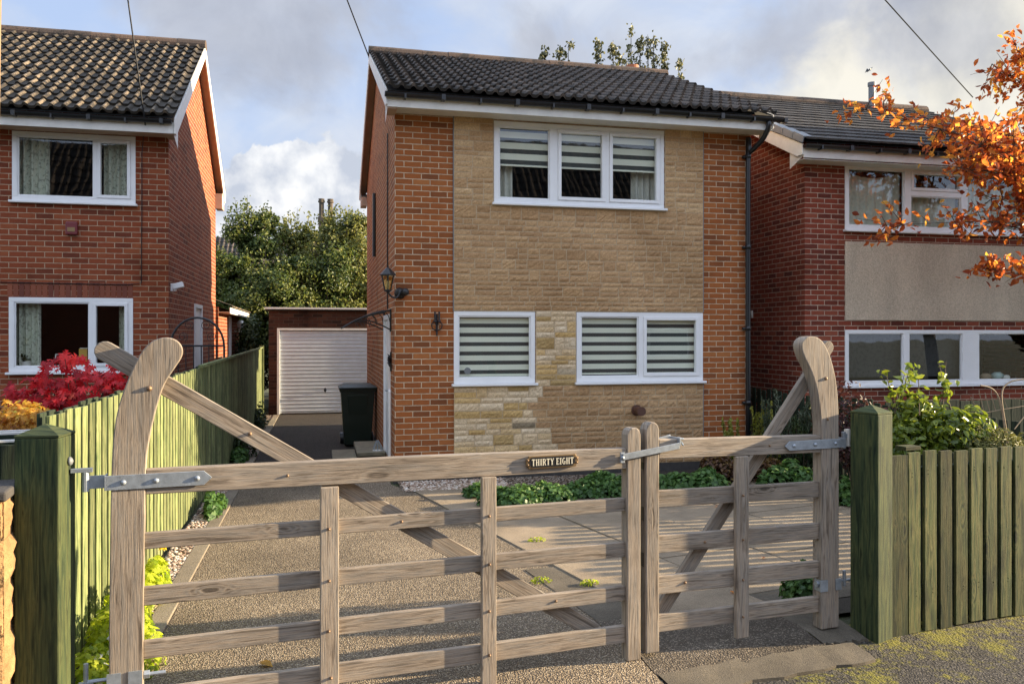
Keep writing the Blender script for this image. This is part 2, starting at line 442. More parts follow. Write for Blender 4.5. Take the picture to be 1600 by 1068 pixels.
M['road'] = mat_aggregate('road_asphalt', [(0.0, (0.04, 0.04, 0.04)), (1.0, (0.09, 0.09, 0.088))], (0.03, 0.03, 0.03), 70)
M['gravel'] = mat_aggregate('pea_gravel', [(0.0, (0.16, 0.10, 0.07)), (0.35, (0.38, 0.28, 0.20)), (0.7, (0.50, 0.42, 0.33)), (1.0, (0.68, 0.62, 0.54))], (0.05, 0.035, 0.025), 38, bumpd=0.02)

def mat_concrete(name, col, cell=None, rot=0.0, org=(0, 0), dark=0.62):
    m, k, out = new_mat(name)
    p = pos(k)
    c = k.mix(1.0, col, k.ramp(k.noise(p, 1.7, 6, 0.65), [(0.28, (dark,) * 3), (0.7, (1.12,) * 3)]), 'MULTIPLY')
    g = k.noise(p, 130, 4, 0.75)
    c = k.mix(1.0, c, k.ramp(g, [(0.3, (0.6,) * 3), (0.65, (1.2,) * 3)]), 'MULTIPLY')
    b = principled(k, out, i_Base_Color=c, i_Roughness=0.92)
    b.inputs['Specular IOR Level'].default_value = 0.25
    h = k.math('ADD', g, k.math('MULTIPLY', k.noise(p, 6, 4), 1.5))
    k.put(b.inputs['Normal'], bump(k, h, 0.006, 0.9))
    return m
M['paving'] = mat_concrete('worn_concrete_slab', (0.31, 0.245, 0.17))
M['edging'] = mat_concrete('concrete_edging', (0.24, 0.20, 0.15))
M['apron'] = mat_concrete('gritty_apron', (0.15, 0.127, 0.095), dark=0.45)
M['bedding'] = mat_concrete('dark_joint_bedding', (0.07, 0.06, 0.045))
M['tar'] = mat_aggregate('tar_patch', [(0.0, (0.08, 0.065, 0.05)), (0.6, (0.17, 0.14, 0.105)), (1.0, (0.30, 0.25, 0.19))], (0.08, 0.066, 0.05), 85, (0.6, 1.25))
M['kerb'] = mat_concrete('kerb_stone', (0.28, 0.26, 0.23))

def mat_ground():
    m, k, out = new_mat('garden_ground')
    p = pos(k)
    n1 = k.noise(p, 7, 6, 0.7)
    c = k.ramp(n1, [(0.3, (0.045, 0.032, 0.022)), (0.5, (0.055, 0.060, 0.024)), (0.7, (0.075, 0.095, 0.032))])
    b = principled(k, out, i_Base_Color=c, i_Roughness=0.95)
    k.put(b.inputs['Normal'], bump(k, k.noise(p, 50, 4, 0.7), 0.02))
    return m
M['ground'] = mat_ground()

# leaves
M['leaf_tree'] = mat_leaf('tree_leaf_green', [(0.0, (0.030, 0.055, 0.014)), (0.4, (0.08, 0.115, 0.026)), (0.75, (0.17, 0.19, 0.045)), (1.0, (0.30, 0.28, 0.08))], 0.35)
M['leaf_tree_b'] = mat_leaf('tree_leaf_yellowing', [(0.0, (0.045, 0.065, 0.018)), (0.35, (0.12, 0.14, 0.036)), (0.7, (0.24, 0.24, 0.06)), (1.0, (0.38, 0.34, 0.11))], 0.35)
M['leaf_poplar'] = mat_leaf('pale_upright_leaf', [(0.0, (0.05, 0.06, 0.025)), (0.5, (0.13, 0.13, 0.06)), (1.0, (0.34, 0.32, 0.18))], 0.3)
M['leaf_orange'] = mat_leaf('orange_autumn_leaf', [(0.0, (0.20, 0.045, 0.025)), (0.35, (0.46, 0.105, 0.030)), (0.7, (0.66, 0.21, 0.045)), (1.0, (0.78, 0.42, 0.08))], 0.58, 0.4)
M['leaf_red'] = mat_leaf('crimson_maple_leaf', [(0.0, (0.22, 0.006, 0.014)), (0.5, (0.58, 0.018, 0.030)), (1.0, (0.80, 0.060, 0.060))], 0.5, 0.45)
M['leaf_gold'] = mat_leaf('golden_orange_leaf', [(0.0, (0.22, 0.07, 0.015)), (0.4, (0.50, 0.24, 0.03)), (0.8, (0.66, 0.42, 0.07)), (1.0, (0.30, 0.30, 0.05))], 0.45)
M['leaf_lime'] = mat_leaf('lime_groundcover_leaf', [(0.0, (0.18, 0.27, 0.015)), (0.5, (0.44, 0.52, 0.03)), (1.0, (0.62, 0.66, 0.07))], 0.6)
M['leaf_geranium'] = mat_leaf('geranium_leaf', [(0.0, (0.030, 0.075, 0.016)), (0.5, (0.070, 0.150, 0.035)), (1.0, (0.13, 0.23, 0.06))], 0.3)
M['leaf_dark'] = mat_leaf('dark_shrub_leaf', [(0.0, (0.015, 0.030, 0.012)), (0.6, (0.035, 0.06, 0.02)), (1.0, (0.08, 0.10, 0.03))], 0.25)
M['leaf_laurel'] = mat_leaf('laurel_leaf', [(0.0, (0.045, 0.075, 0.012)), (0.5, (0.13, 0.18, 0.022)), (1.0, (0.30, 0.34, 0.035))], 0.35, 0.28)
M['leaf_conifer'] = mat_leaf('heathery_conifer', [(0.0, (0.06, 0.07, 0.02)), (0.5, (0.17, 0.17, 0.045)), (1.0, (0.34, 0.31, 0.10))], 0.25)
M['leaf_lav'] = mat_leaf('grey_green_spike', [(0.0, (0.035, 0.055, 0.030)), (0.6, (0.09, 0.12, 0.07)), (1.0, (0.18, 0.20, 0.13))], 0.25)
M['leaf_euon'] = mat_leaf('gold_variegated_leaf', [(0.0, (0.06, 0.09, 0.015)), (0.5, (0.20, 0.22, 0.03)), (1.0, (0.40, 0.38, 0.08))], 0.35)
M['leaf_brown'] = mat_leaf('russet_shrub_leaf', [(0.0, (0.05, 0.022, 0.016)), (0.6, (0.12, 0.06, 0.025)), (1.0, (0.26, 0.17, 0.04))], 0.3)
M['leaf_purple'] = mat_leaf('purple_brown_leaf', [(0.0, (0.020, 0.010, 0.012)), (0.6, (0.05, 0.018, 0.018)), (1.0, (0.10, 0.035, 0.025))], 0.25)
M['petal_white'] = mat_leaf('white_petal', [(0.0, (0.7, 0.66, 0.68)), (1.0, (0.85, 0.83, 0.84))], 0.4)
M['petal_yellow'] = mat_leaf('yellow_petal', [(0.0, (0.80, 0.55, 0.02)), (1.0, (0.90, 0.70, 0.04))], 0.4)

# ------------------------------------------------------------------ mesh builder
COL = scene.collection
ORIG = {}

class MB:
    def __init__(self):
        self.v, self.f, self.uv, self.r, self.k = [], [], [], [], []
        self.mi, self.cur = [], 0
    def add(self, verts, faces, uvs=None, r=None, kind=0.0):
        b = len(self.v)
        r = random.random() if r is None else r
        self.v += [tuple(p) for p in verts]
        self.r += [r] * len(verts)
        self.k += [kind] * len(verts)
        for fi, f in enumerate(faces):
            self.f.append([b + i for i in f])
            self.mi.append(self.cur)
            self.uv.append(uvs[fi] if uvs else [(0.0, 0.0)] * len(f))
        return self
    def obox(self, c, hx, hy, hz, r=None):
        """box from centre and three half-axis vectors, grain along the longest"""
        c, hx, hy, hz = Vector(c), Vector(hx), Vector(hy), Vector(hz)
        if hx.cross(hy).dot(hz) < 0:
            hy = -hy
        P = [c + sx * hx + sy * hy + sz * hz for sz in (-1, 1) for sy in (-1, 1) for sx in (-1, 1)]
        F = [(0, 2, 3, 1), (4, 5, 7, 6), (0, 1, 5, 4), (2, 6, 7, 3), (0, 4, 6, 2), (1, 3, 7, 5)]
        ax = sorted((hx, hy, hz), key=lambda a: -a.length)
        L, A, B = (a.normalized() for a in ax)
        ru, rv = random.uniform(0, 50), random.uniform(0, 50)
        uvs = [[(ru + (P[i] - c).dot(L), rv + (P[i] - c).dot(A) + (P[i] - c).dot(B)) for i in f] for f in F]
        return self.add(P, F, uvs, r)
    def box(self, x0, x1, y0, y1, z0, z1, r=None):
        return self.obox(((x0 + x1) / 2, (y0 + y1) / 2, (z0 + z1) / 2), ((x1 - x0) / 2, 0, 0), (0, (y1 - y0) / 2, 0), (0, 0, (z1 - z0) / 2), r)
    def bar(self, p0, p1, w, t, up=(0, 0, 1), r=None):
        """rectangular bar: w across (perpendicular to 'face' normal up), t thick along up"""
        p0, p1, up = Vector(p0), Vector(p1), Vector(up)
        d = p1 - p0
        s = d.cross(up).normalized()
        u = s.cross(d).normalized()
        return self.obox((p0 + p1) / 2, d / 2, s * w / 2, u * t / 2, r)
    def prism(self, pts, depth, grain, r=None):
        """closed 3D outline (planar list) extruded by vector depth; grain = direction of the fibres"""
        pts = [Vector(p) for p in pts]
        d, g = Vector(depth), Vector(grain).normalized()
        n = len(pts)
        nrm = Vector((0, 0, 0))
        for i in range(n):
            nrm += (pts[i] - pts[0]).cross(pts[(i + 1) % n] - pts[0])
        if nrm.dot(d) > 0:
            pts.reverse()
        P = pts + [p + d for p in pts]
        F = [tuple(range(n)), tuple(range(2 * n - 1, n - 1, -1))] + [(i, i + n, (i + 1) % n + n, (i + 1) % n) for i in range(n)]
        s = g.cross(d).normalized()
        dn = d.normalized()
        ru, rv = random.uniform(0, 50), random.uniform(0, 50)
        uvs = [[(ru + P[i].dot(g), rv + P[i].dot(s) + P[i].dot(dn)) for i in f] for f in F]
        return self.add(P, F, uvs, r)
    def tube(self, pts, rad, n=8, r=None, caps=True):
        pts = [Vector(p) for p in pts]
        m = len(pts)
        rads = rad if isinstance(rad, (list, tuple)) else [rad] * m
        V, F, UV = [], [], []
        d0 = (pts[1] - pts[0]).normalized()
        a = d0.orthogonal().normalized()
        ln = 0
        ls = []
        for i, p in enumerate(pts):
            if i:
                ln += (p - pts[i - 1]).length
            ls.append(ln)
            d = ((pts[min(i + 1, m - 1)] - pts[max(i - 1, 0)])).normalized()
            a = (a - d * a.dot(d))
            a = a.normalized() if a.length > 1e-6 else d.orthogonal().normalized()
            b = d.cross(a)
            for j in range(n):
                t = 2 * math.pi * j / n
                V.append(p + (a * math.cos(t) + b * math.sin(t)) * rads[i])
        for i in range(m - 1):
            for j in range(n):
                j2 = (j + 1) % n
                F.append((i * n + j, i * n + j2, (i + 1) * n + j2, (i + 1) * n + j))
                UV.append([(ls[i], j * .05), (ls[i], (j + 1) * .05), (ls[i + 1], (j + 1) * .05), (ls[i + 1], j * .05)])
        if caps:
            F.append(tuple(range(n - 1, -1, -1))); UV.append([(0, 0)] * n)
            F.append(tuple(range((m - 1) * n, m * n))); UV.append([(0, 0)] * n)
        return self.add(V, F, UV, r)
    def lathe(self, c, prof, n=16, axis=(0, 0, 1), r=None):
        c, axis = Vector(c), Vector(axis).normalized()
        return self.tube([c + axis * h for h, _ in prof], [max(q, 1e-4) for _, q in prof], n, r) if len(prof) > 1 else self
    def dome(self, c, rad, h, axis, n=10, r=None):
        prof = [(0, rad), (h * .45, rad * .9), (h * .8, rad * .6), (h, rad * .12)]
        return self.lathe(c, prof, n, axis, r)
    def sheet(self, P, r=None):
        return self.add(P, [tuple(range(len(P)))], [[(p[0], p[1]) for p in P]], r)
    def build(self, name, mats, parent=None, bevel=0.0, smooth=False, seg=2):
        me = bpy.data.meshes.new(name)
        root = parent
        org = ORIG.get(parent.name, Vector((0, 0, 0))) if parent else Vector((0, 0, 0))
        vs = [(p[0] - org.x, p[1] - org.y, p[2] - org.z) for p in self.v]
        me.from_pydata(vs, [], self.f)
        uvl = me.uv_layers.new(name='UVMap')
        flat = np.array([c for f in self.uv for c in f], dtype=np.float32).ravel()
        uvl.data.foreach_set('uv', flat)
        at = me.attributes.new('rnd', 'FLOAT', 'POINT')
        at.data.foreach_set('value', np.array(self.r, dtype=np.float32))
        if any(self.k):
            at = me.attributes.new('kind', 'FLOAT', 'POINT')
            at.data.foreach_set('value', np.array(self.k, dtype=np.float32))
        for m in (mats if isinstance(mats, (list, tuple)) else [mats]):
            me.materials.append(M[m])
        me.polygons.foreach_set('material_index', np.array(self.mi, dtype=np.int32))
        if smooth:
            me.polygons.foreach_set('use_smooth', np.ones(len(self.f), dtype=bool))
        me.update()
        o = bpy.data.objects.new(name, me)
        COL.objects.link(o)
        if parent:
            o.parent = parent
        ORIG[o.name] = org
        if bevel:
            b = o.modifiers.new('bevel', 'BEVEL')
            b.width = bevel
            b.segments = seg
            b.limit_method = 'ANGLE'
            b.angle_limit = math.radians(40)
        return o

def thing(name, label, cat, loc, group=None):
    o = bpy.data.objects.new(name, None)
    o.empty_display_size = 0.2
    COL.objects.link(o)
    o.location = loc
    ORIG[o.name] = Vector(loc)
    tag(o, label, cat, group)
    return o
def tag(o, label, cat, group=None):
    o['label'] = label
    o['category'] = cat
    if group:
        o['group'] = group
    return o
def struct(o):
    o['kind'] = 'structure'
    return o
def stuff(o):
    o['kind'] = 'stuff'
    return o
def move_copy(o, d):
    c = o.copy()
    COL.objects.link(c)
    c.location = o.location + Vector(d)
    ORIG[c.name] = ORIG[o.name] + Vector(d)
    for ch in o.children:
        q = ch.copy()
        COL.objects.link(q)
        q.parent = c
        for g in ch.children:
            h = g.copy(); COL.objects.link(h); h.parent = q
    return c

def leaf_mesh(name, C, N, size, mat, parent=None, aspect=0.55, fold=0.25, axis=None, rv=None, shape=None, jitter=0.35):
    """many small leaf faces. C centres, N outward normals (n,3); size scalar or array."""
    C = np.asarray(C, dtype=np.float64); N = np.asarray(N, dtype=np.float64)
    n = len(C)
    org = ORIG.get(parent.name, Vector((0, 0, 0))) if parent else Vector((0, 0, 0))
    C = C - np.array(org)
    sz = np.broadcast_to(np.asarray(size, dtype=np.float64), (n,)) * rng.uniform(0.7, 1.3, n)
    N = N / np.maximum(np.linalg.norm(N, axis=1, keepdims=True), 1e-6)
    N = N + rng.normal(0, jitter, (n, 3))
    N /= np.linalg.norm(N, axis=1, keepdims=True)
    A = rng.normal(0, 1, (n, 3)) if axis is None else np.asarray(axis, dtype=np.float64) + rng.normal(0, jitter * .6, (n, 3))
    A -= N * np.sum(A * N, axis=1, keepdims=True)
    A /= np.maximum(np.linalg.norm(A, axis=1, keepdims=True), 1e-6)
    B = np.cross(N, A)
    if shape is None:
        # pointed oval: base, two shoulders a side, tip, folded on the midrib
        L = np.array([-.5, -.18, .16, .5, .16, -.18]); S = np.array([0, .42, .38, 0, -.38, -.42]) * aspect * 1.15
        Z = np.abs(S) * fold * 2 - np.array([.0, 0, 0, .08, 0, 0])
        faces = [(0, 1, 2, 3), (0, 3, 4, 5)]
    else:
        L, S = np.array(shape[0]), np.array(shape[1]); Z = -(L ** 2 + S ** 2) * fold
        faces = [tuple(range(len(L)))]
    m = len(L)
    V = (C[:, None, :] + A[:, None, :] * (L[None, :, None] * sz[:, None, None]) + B[:, None, :] * (S[None, :, None] * sz[:, None, None]) + N[:, None, :] * (Z[None, :, None] * sz[:, None, None])).reshape(-1, 3)
    nf = len(faces)
    loops = np.concatenate([np.array(f) for f in faces])
    LI = (np.arange(n)[:, None] * m + loops[None, :]).ravel()
    cnt = np.tile(np.array([len(f) for f in faces]), n)
    me = bpy.data.meshes.new(name)
    me.vertices.add(len(V)); me.vertices.foreach_set('co', V.astype(np.float32).ravel())
    me.loops.add(len(LI)); me.loops.foreach_set('vertex_index', LI.astype(np.int32))
    me.polygons.add(len(cnt))
    me.polygons.foreach_set('loop_start', np.concatenate([[0], np.cumsum(cnt)[:-1]]).astype(np.int32))
    me.polygons.foreach_set('loop_total', cnt.astype(np.int32))
    rv = rng.uniform(0, 1, n) if rv is None else np.clip(rv, 0, 1)
    at = me.attributes.new('rnd', 'FLOAT', 'POINT')
    at.data.foreach_set('value', np.repeat(rv, m).astype(np.float32))
    me.materials.append(M[mat])
    me.update(); me.validate()
    o = bpy.data.objects.new(name, me)
    COL.objects.link(o)
    if parent:
        o.parent = parent
    ORIG[o.name] = org
    return o

PALMATE = ([-.45, -.12, -.30, .02, -.08, .30, .12, .55, .12, .30, -.08, .02, -.30, -.12],
           [0, .10, .36, .18, .48, .34, .12, 0, -.12, -.34, -.48, -.18, -.36, -.10])
ROUNDED = ([-.5, -.2, -.25, .1, .15, .45, .45, .5, .45, .45, .15, .1, -.25, -.2],
           [0, .12, .42, .30, .5, .40, .18, 0, -.18, -.40, -.5, -.30, -.42, -.12])

def smooth_pts(P, n=6, closed=False):
    P = [Vector(p) for p in P]
    out = []
    m = len(P)
    rg = range(m if closed else m - 1)
    for i in rg:
        p0, p1, p2, p3 = (P[(i + k) % m] if closed else P[min(max(i + k, 0), m - 1)] for k in (-1, 0, 1, 2))
        for j in range(n):
            t = j / n
            out.append(0.5 * ((2 * p1) + (p2 - p0) * t + (2 * p0 - 5 * p1 + 4 * p2 - p3) * t * t + (3 * p1 - p0 - 3 * p2 + p3) * t ** 3))
    if not closed:
        out.append(P[-1])
    return out

# ------------------------------------------------------------------ ground, drive, pavement, road (all real sheets)
def prof(s):
    """ground level at s metres behind the gate line (negative = towards the road)"""
    pts = [(-60, -0.20), (-2.2, -0.14), (-0.35, -0.075), (0.12, 0.0), (400, 0.0)]
    for (a, za), (b, zb) in zip(pts, pts[1:]):
        if s <= b:
            return za + (zb - za) * max(0, (s - a) / (b - a))
    return 0.0
def gl(a, s, dz=0.0):
    return G(a, -s, prof(s) + dz)

b = MB()
S = [-400, -60, -4.6, -2.2, -0.35, 0.12, 30, 900]
for s0, s1 in zip(S, S[1:]):
    z = -0.03 if s1 > -4 else -0.25
    z0 = -0.03 if s0 > -4 else -0.25
    b.add([G(-700, -s0, prof(s0) + z0), G(700, -s0, prof(s0) + z0), G(700, -s1, prof(s1) + z), G(-700, -s1, prof(s1) + z)], [(0, 1, 2, 3)])
struct(b.build('ground', 'ground'))

def strip(name, mat, a0, a1, svals, dz, dz2=None):
    b = MB()
    for s0, s1 in zip(svals, svals[1:]):
        b.add([gl(a0, s0, dz), gl(a1, s0, dz), gl(a1, s1, dz), gl(a0, s1, dz)], [(0, 1, 2, 3)])
    return struct(b.build(name, mat))
strip('pavement', 'tarmac', -60, 60, [-2.2, -1.2, -0.35, 0.0, 0.06], -0.010)
b = MB()
b.obox(G(0, 2.27, -0.20), GU * 60, GN * 0.065, Vector((0, 0, 0.075)))
struct(b.build('kerb', 'kerb', bevel=0.015))
b = MB()
b.add([G(-60, 2.33, -0.245), G(60, 2.33, -0.245), G(60, 9.5, -0.245), G(-60, 9.5, -0.245)], [(0, 3, 2, 1)])
struct(b.build('road', 'road'))
# driveway: exposed aggregate, right edge runs slightly askew
EX = -0.97
def drx(Y):
    return 1.10 + (9.78 - Y) * 0.215
b = MB()
b.add([(EX, 4.28, 0.0), (drx(4.7), 4.82, 0.0), (drx(9.8), 9.8, 0.0), (0.86, 10.4, 0.0), (0.86, 11.0, 0.0), (EX, 11.0, 0.0)], [(0, 1, 2, 3, 4, 5)])
struct(b.build('driveway', 'drive'))
b = MB()
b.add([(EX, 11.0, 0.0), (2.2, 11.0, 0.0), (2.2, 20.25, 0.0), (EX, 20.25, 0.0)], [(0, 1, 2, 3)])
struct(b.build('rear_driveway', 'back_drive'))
# concrete slabs to the right of the drive, each bay laid askew, joints open
b = MB()
ang = math.radians(12.2)
ud = Vector((-math.sin(ang), math.cos(ang), 0)); ur = Vector((math.cos(ang), math.sin(ang), 0))
o0 = Vector((drx(4.9), 4.9, 0))
for i in range(6):
    for j in range(-1, 6):
        w, d = 0.92, 1.06
        p = o0 + ur * (0.012 + i * w) + ud * (j * d + (0.28 if i % 2 else 0.0))
        zz = 0.0 + random.uniform(0, 0.008)
        c = p + ur * (w / 2) + ud * (d / 2)
        if c.x > 6.25 or c.y > 9.75 or (c - GP).dot(-GN) < 0.45:
            continue
        b.obox(c + Vector((0, 0, zz - 0.02)), ur * (w / 2 - 0.007), ud * (d / 2 - 0.007), Vector((0, 0, 0.028)))
struct(b.build('paving_slabs', 'paving', bevel=0.006))
# bedding under the slabs (fills the joints)
b = MB()
b.add([(drx(4.7), 4.82, 0.001), (6.40, 5.05, 0.001), (6.40, 9.84, 0.001), (drx(9.84), 9.84, 0.001)], [(0, 1, 2, 3)])
struct(b.build('paving_bed', 'bedding'))
# threshold in front of the gate: patched bays of grit, tar and broken concrete
def bay(name, mat, a0, a1, svals, dz, wob=.05, n=24):
    b = MB()
    rows = []
    for i, s_ in enumerate(svals):
        wv = wob if i == 0 else (.018 if i == len(svals) - 1 else 0)
        rows.append([gl(a0 + (a1 - a0) * q / n + (random.uniform(-.012, .012) if q in (0, n) else 0), s_ + wv * (.55 * math.sin(q * 31.0 / n + a0 * 3) + .35 * math.sin(q * 73.0 / n + a1 * 5) + .12 * random.uniform(-1, 1)), dz + random.uniform(0, .004)) for q in range(n + 1)])
    for r0, r1 in zip(rows, rows[1:]):
        for q in range(n):
            b.add([r0[q], r0[q + 1], r1[q + 1], r1[q]], [(0, 1, 2, 3)], r=.5)
    front = rows[0]
    for q in range(n):
        b.add([front[q] - Vector((0, 0, .05)), front[q + 1] - Vector((0, 0, .05)), front[q + 1], front[q]], [(0, 1, 2, 3)], r=.5)
    return struct(b.build(name, mat))
bay('grit_threshold', 'drive', -4.10, -1.30, (-.32, -.1, .12, .44), .004)
bay('tar_patch', 'tar', -1.292, -.10, (-.16, .0, .12, .30, .62), .005, .03)
bay('concrete_lip', 'apron', -1.285, .10, (-.36, -.30, -.145), .006, .018, 14)
bay('concrete_pad', 'apron', -.098, .235, (-.14, .0, .12, .55), .007, .03, 12)
bay('inner_apron', 'apron', -1.28, 3.2, (.45, .8, 1.3, 1.9), .003, .02, 12)
bay('broken_lip', 'apron', -1.9, -1.31, (-.43, -.38, -.30), .006, .025, 10)
# gravel margin by the fence, edging strip, gravel and soil along the house
b = MB()
b.add([(-1.29, 4.35, 0.002), (-1.10, 4.35, 0.002), (-1.10, 20.2, 0.002), (-1.29, 20.2, 0.002)], [(0, 1, 2, 3)])
stuff(b.build('gravel', 'gravel'))
b = MB()
for i in range(17):
    b.box(-1.10, EX - 0.004, 4.36 + i * 0.93, 4.36 + i * 0.93 + 0.92, -0.05, 0.012 + random.uniform(0, .006))
struct(b.build('edging_strip', 'edging', bevel=0.006))
b = MB()
b.add([(0.95, 9.85, 0.005), (4.0, 9.85, 0.005), (4.0, 10.56, 0.005), (0.95, 10.56, 0.005)], [(0, 1, 2, 3)])
stuff(b.build('house_gravel', 'gravel'))
b = MB()
b.add([(4.0, 9.0, 0.012), (6.36, 9.0, 0.012), (6.36, 10.56, 0.012), (4.0, 10.56, 0.012)], [(0, 1, 2, 3)])
b.add([(2.0, 9.15, 0.012), (3.99, 9.15, 0.012), (3.99, 9.84, 0.012), (2.0, 9.84, 0.012)], [(0, 1, 2, 3)])
struct(b.build('flower_bed', 'soil'))
# loose pebbles lying on the gravel
def pebbles(name, x0, x1, y0, y1, n, r0, r1, zz):
    b = MB()
    for _ in range(n):
        x, y, r = random.uniform(x0, x1), random.uniform(y0, y1), random.uniform(r0, r1)
        a, s = random.uniform(0, 3.1), random.uniform(.6, 1)
        P = []
        for (h, q) in ((-.2, .7), (.25, 1), (.7, .55)):
            for k in range(6):
                t = a + k * math.pi / 3
                P.append((x + r * q * math.cos(t), y + r * q * s * math.sin(t), zz + r * h))
        F = [(i, (i + 1) % 6, 6 + (i + 1) % 6, 6 + i) for i in range(6)] + [(6 + i, 6 + (i + 1) % 6, 12 + (i + 1) % 6, 12 + i) for i in range(6)] + [(12, 13, 14, 15, 16, 17)]
        b.add(P, F)
    return stuff(b.build(name, 'pebble', smooth=True))
m, k, out = new_mat('loose_pebble')
principled(k, out, i_Base_Color=k.ramp(rnd(k), [(0, (0.16, 0.10, 0.07)), (.4, (0.36, 0.25, 0.18)), (.8, (0.52, 0.44, 0.36)), (1, (0.7, 0.66, 0.6))]), i_Roughness=0.8)
M['pebble'] = m
pebbles('pebbles', -1.28, -1.10, 5.0, 10.5, 2200, 0.008, 0.020, 0.004)
pebbles('house_pebbles', 0.98, 2.3, 9.86, 10.52, 1300, 0.010, 0.022, 0.006)

# ------------------------------------------------------------------ walls with real openings
def cuts(a0, a1, opens, i0, i1):
    s = {a0, a1}
    for o in opens:
        s |= {o[i0], o[i1]}
    return sorted(v for v in s if a0 <= v <= a1)
def wall_y(b, y, x0, x1, z0, z1, opens=(), reveal=0.10, face=-1):
    X, Z = cuts(x0, x1, opens, 0, 1), cuts(z0, z1, opens, 2, 3)
    for xa, xb in zip(X, X[1:]):
        for za, zb in zip(Z, Z[1:]):
            xm, zm = (xa + xb) / 2, (za + zb) / 2
            if any(o[0] < xm < o[1] and o[2] < zm < o[3] for o in opens):
                continue
            P = [(xa, y, za), (xb, y, za), (xb, y, zb), (xa, y, zb)]
            b.add(P if face < 0 else P[::-1], [(0, 1, 2, 3)])
    for xa, xb, za, zb in opens:
        yr = y - face * reveal
        for P in ([(xa, y, za), (xa, yr, za), (xa, yr, zb), (xa, y, zb)], [(xb, y, za), (xb, y, zb), (xb, yr, zb), (xb, yr, za)],
                  [(xa, y, za), (xb, y, za), (xb, yr, za), (xa, yr, za)], [(xa, y, zb), (xa, yr, zb), (xb, yr, zb), (xb, y, zb)]):
            b.add(P, [(0, 1, 2, 3)])
def wall_x(b, x, y0, y1, z0, z1, opens=(), reveal=0.10, face=1, apex=None):
    Y, Z = cuts(y0, y1, opens, 0, 1), cuts(z0, z1, opens, 2, 3)
    for ya, yb in zip(Y, Y[1:]):
        for za, zb in zip(Z, Z[1:]):
            ym, zm = (ya + yb) / 2, (za + zb) / 2
            if any(o[0] < ym < o[1] and o[2] < zm < o[3] for o in opens):
                continue
            P = [(x, ya, za), (x, yb, za), (x, yb, zb), (x, ya, zb)]
            b.add(P if face > 0 else P[::-1], [(0, 1, 2, 3)])
    for ya, yb, za, zb in opens:
        xr = x - face * reveal
        for P in ([(x, ya, za), (xr, ya, za), (xr, ya, zb), (x, ya, zb)], [(x, yb, za), (xr, yb, za), (xr, yb, zb), (x, yb, zb)],
                  [(x, ya, zb), (xr, ya, zb), (xr, yb, zb), (x, yb, zb)]):
            b.add(P, [(0, 1, 2, 3)])
    if apex:
        b.add([(x, y0, z1), (x, y1, z1), (x, apex[0], apex[1])], [(0, 1, 2)] if face > 0 else [(2, 1, 0)])

def window(parent, y, x0, x1, z0, z1, lights, fr=0.055, sill=True, mat='upvc', proud=0.012, sill_over=0.03, glass='glass'):
    """lights: list of (x0,x1,z0,z1,opens). Frame with a bead round every light; pane and sill are its pieces."""
    yf, yb = y - proud, y + 0.055
    b = MB()
    zs = z0 + (0.035 if sill else 0)
    b.box(x0, x1, yf, yb, z1 - fr, z1); b.box(x0, x1, yf, yb, zs, zs + fr)
    b.box(x0, x0 + fr, yf, yb, zs + fr, z1 - fr); b.box(x1 - fr, x1, yf, yb, zs + fr, z1 - fr)
    xi, xo, zi, zo = x0 + fr, x1 - fr, zs + fr, z1 - fr
    iv = sorted({(l[0], l[1]) for l in lights})
    edges = [(xi, xi)] + iv + [(xo, xo)]
    for p_, q_ in zip(edges, edges[1:]):          # mullions and packers fill what the lights leave
        if q_[0] - p_[1] > .003:
            b.box(p_[1], q_[0], yf, yb, zi, zo)
    for (xa, xb) in iv:
        col_ = sorted((l[2], l[3]) for l in lights if abs(l[0] - xa) < .003)
        es = [(zi, zi)] + col_ + [(zo, zo)]
        for p_, q_ in zip(es, es[1:]):
            if q_[0] - p_[1] > .003:
                b.box(xa, xb, yf + .001, yb - .001, p_[1], q_[0])
    w = b.build('window', mat, parent, bevel=0.004)
    for (xa, xb, za, zb, op) in lights:
        t = 0.045 if op else 0.016
        d0, d1 = (yf - 0.014, yb - 0.01) if op else (yf + 0.012, yb - 0.02)
        s = MB()
        s.box(xa, xb, d0, d1, zb - t, zb); s.box(xa, xb, d0, d1, za, za + t)
        s.box(xa, xa + t, d0, d1, za + t, zb - t); s.box(xb - t, xb, d0, d1, za + t, zb - t)
        s.build('sash' if op else 'glazing_bead', mat, w, bevel=0.004)
        g = MB()
        g.add([(xa + t, y + 0.02, za + t), (xb - t, y + 0.02, za + t), (xb - t, y + 0.02, zb - t), (xa + t, y + 0.02, zb - t)], [(0, 1, 2, 3)])
        g.build('pane', glass, w)
    if sill:
        s = MB()
        s.box(x0 - sill_over, x1 + sill_over, y - 0.075, y + 0.05, z0, z0 + 0.033)
        s.build('sill', mat, w, bevel=0.006)
    return w
def curtain(w, y, x0, x1, z0, z1, mat, waves=5, amp=0.03, name='curtain', swag=0.0):
    b = MB()
    n = waves * 8
    for i in range(n):
        q = []
        for t in (i / n, (i + 1) / n):
            q.append((x0 + (x1 - x0) * t, y + amp * math.sin(t * waves * 2 * math.pi) + amp * .4 * math.sin(t * waves * 5.1), z1 - swag * math.sin(math.pi * t) ** 0.8))
        b.add([(q[0][0], q[0][1], z0), (q[1][0], q[1][1], z0), q[1], q[0]], [(0, 1, 2, 3)], r=0.5)
    return b.build(name, mat, w, smooth=False)
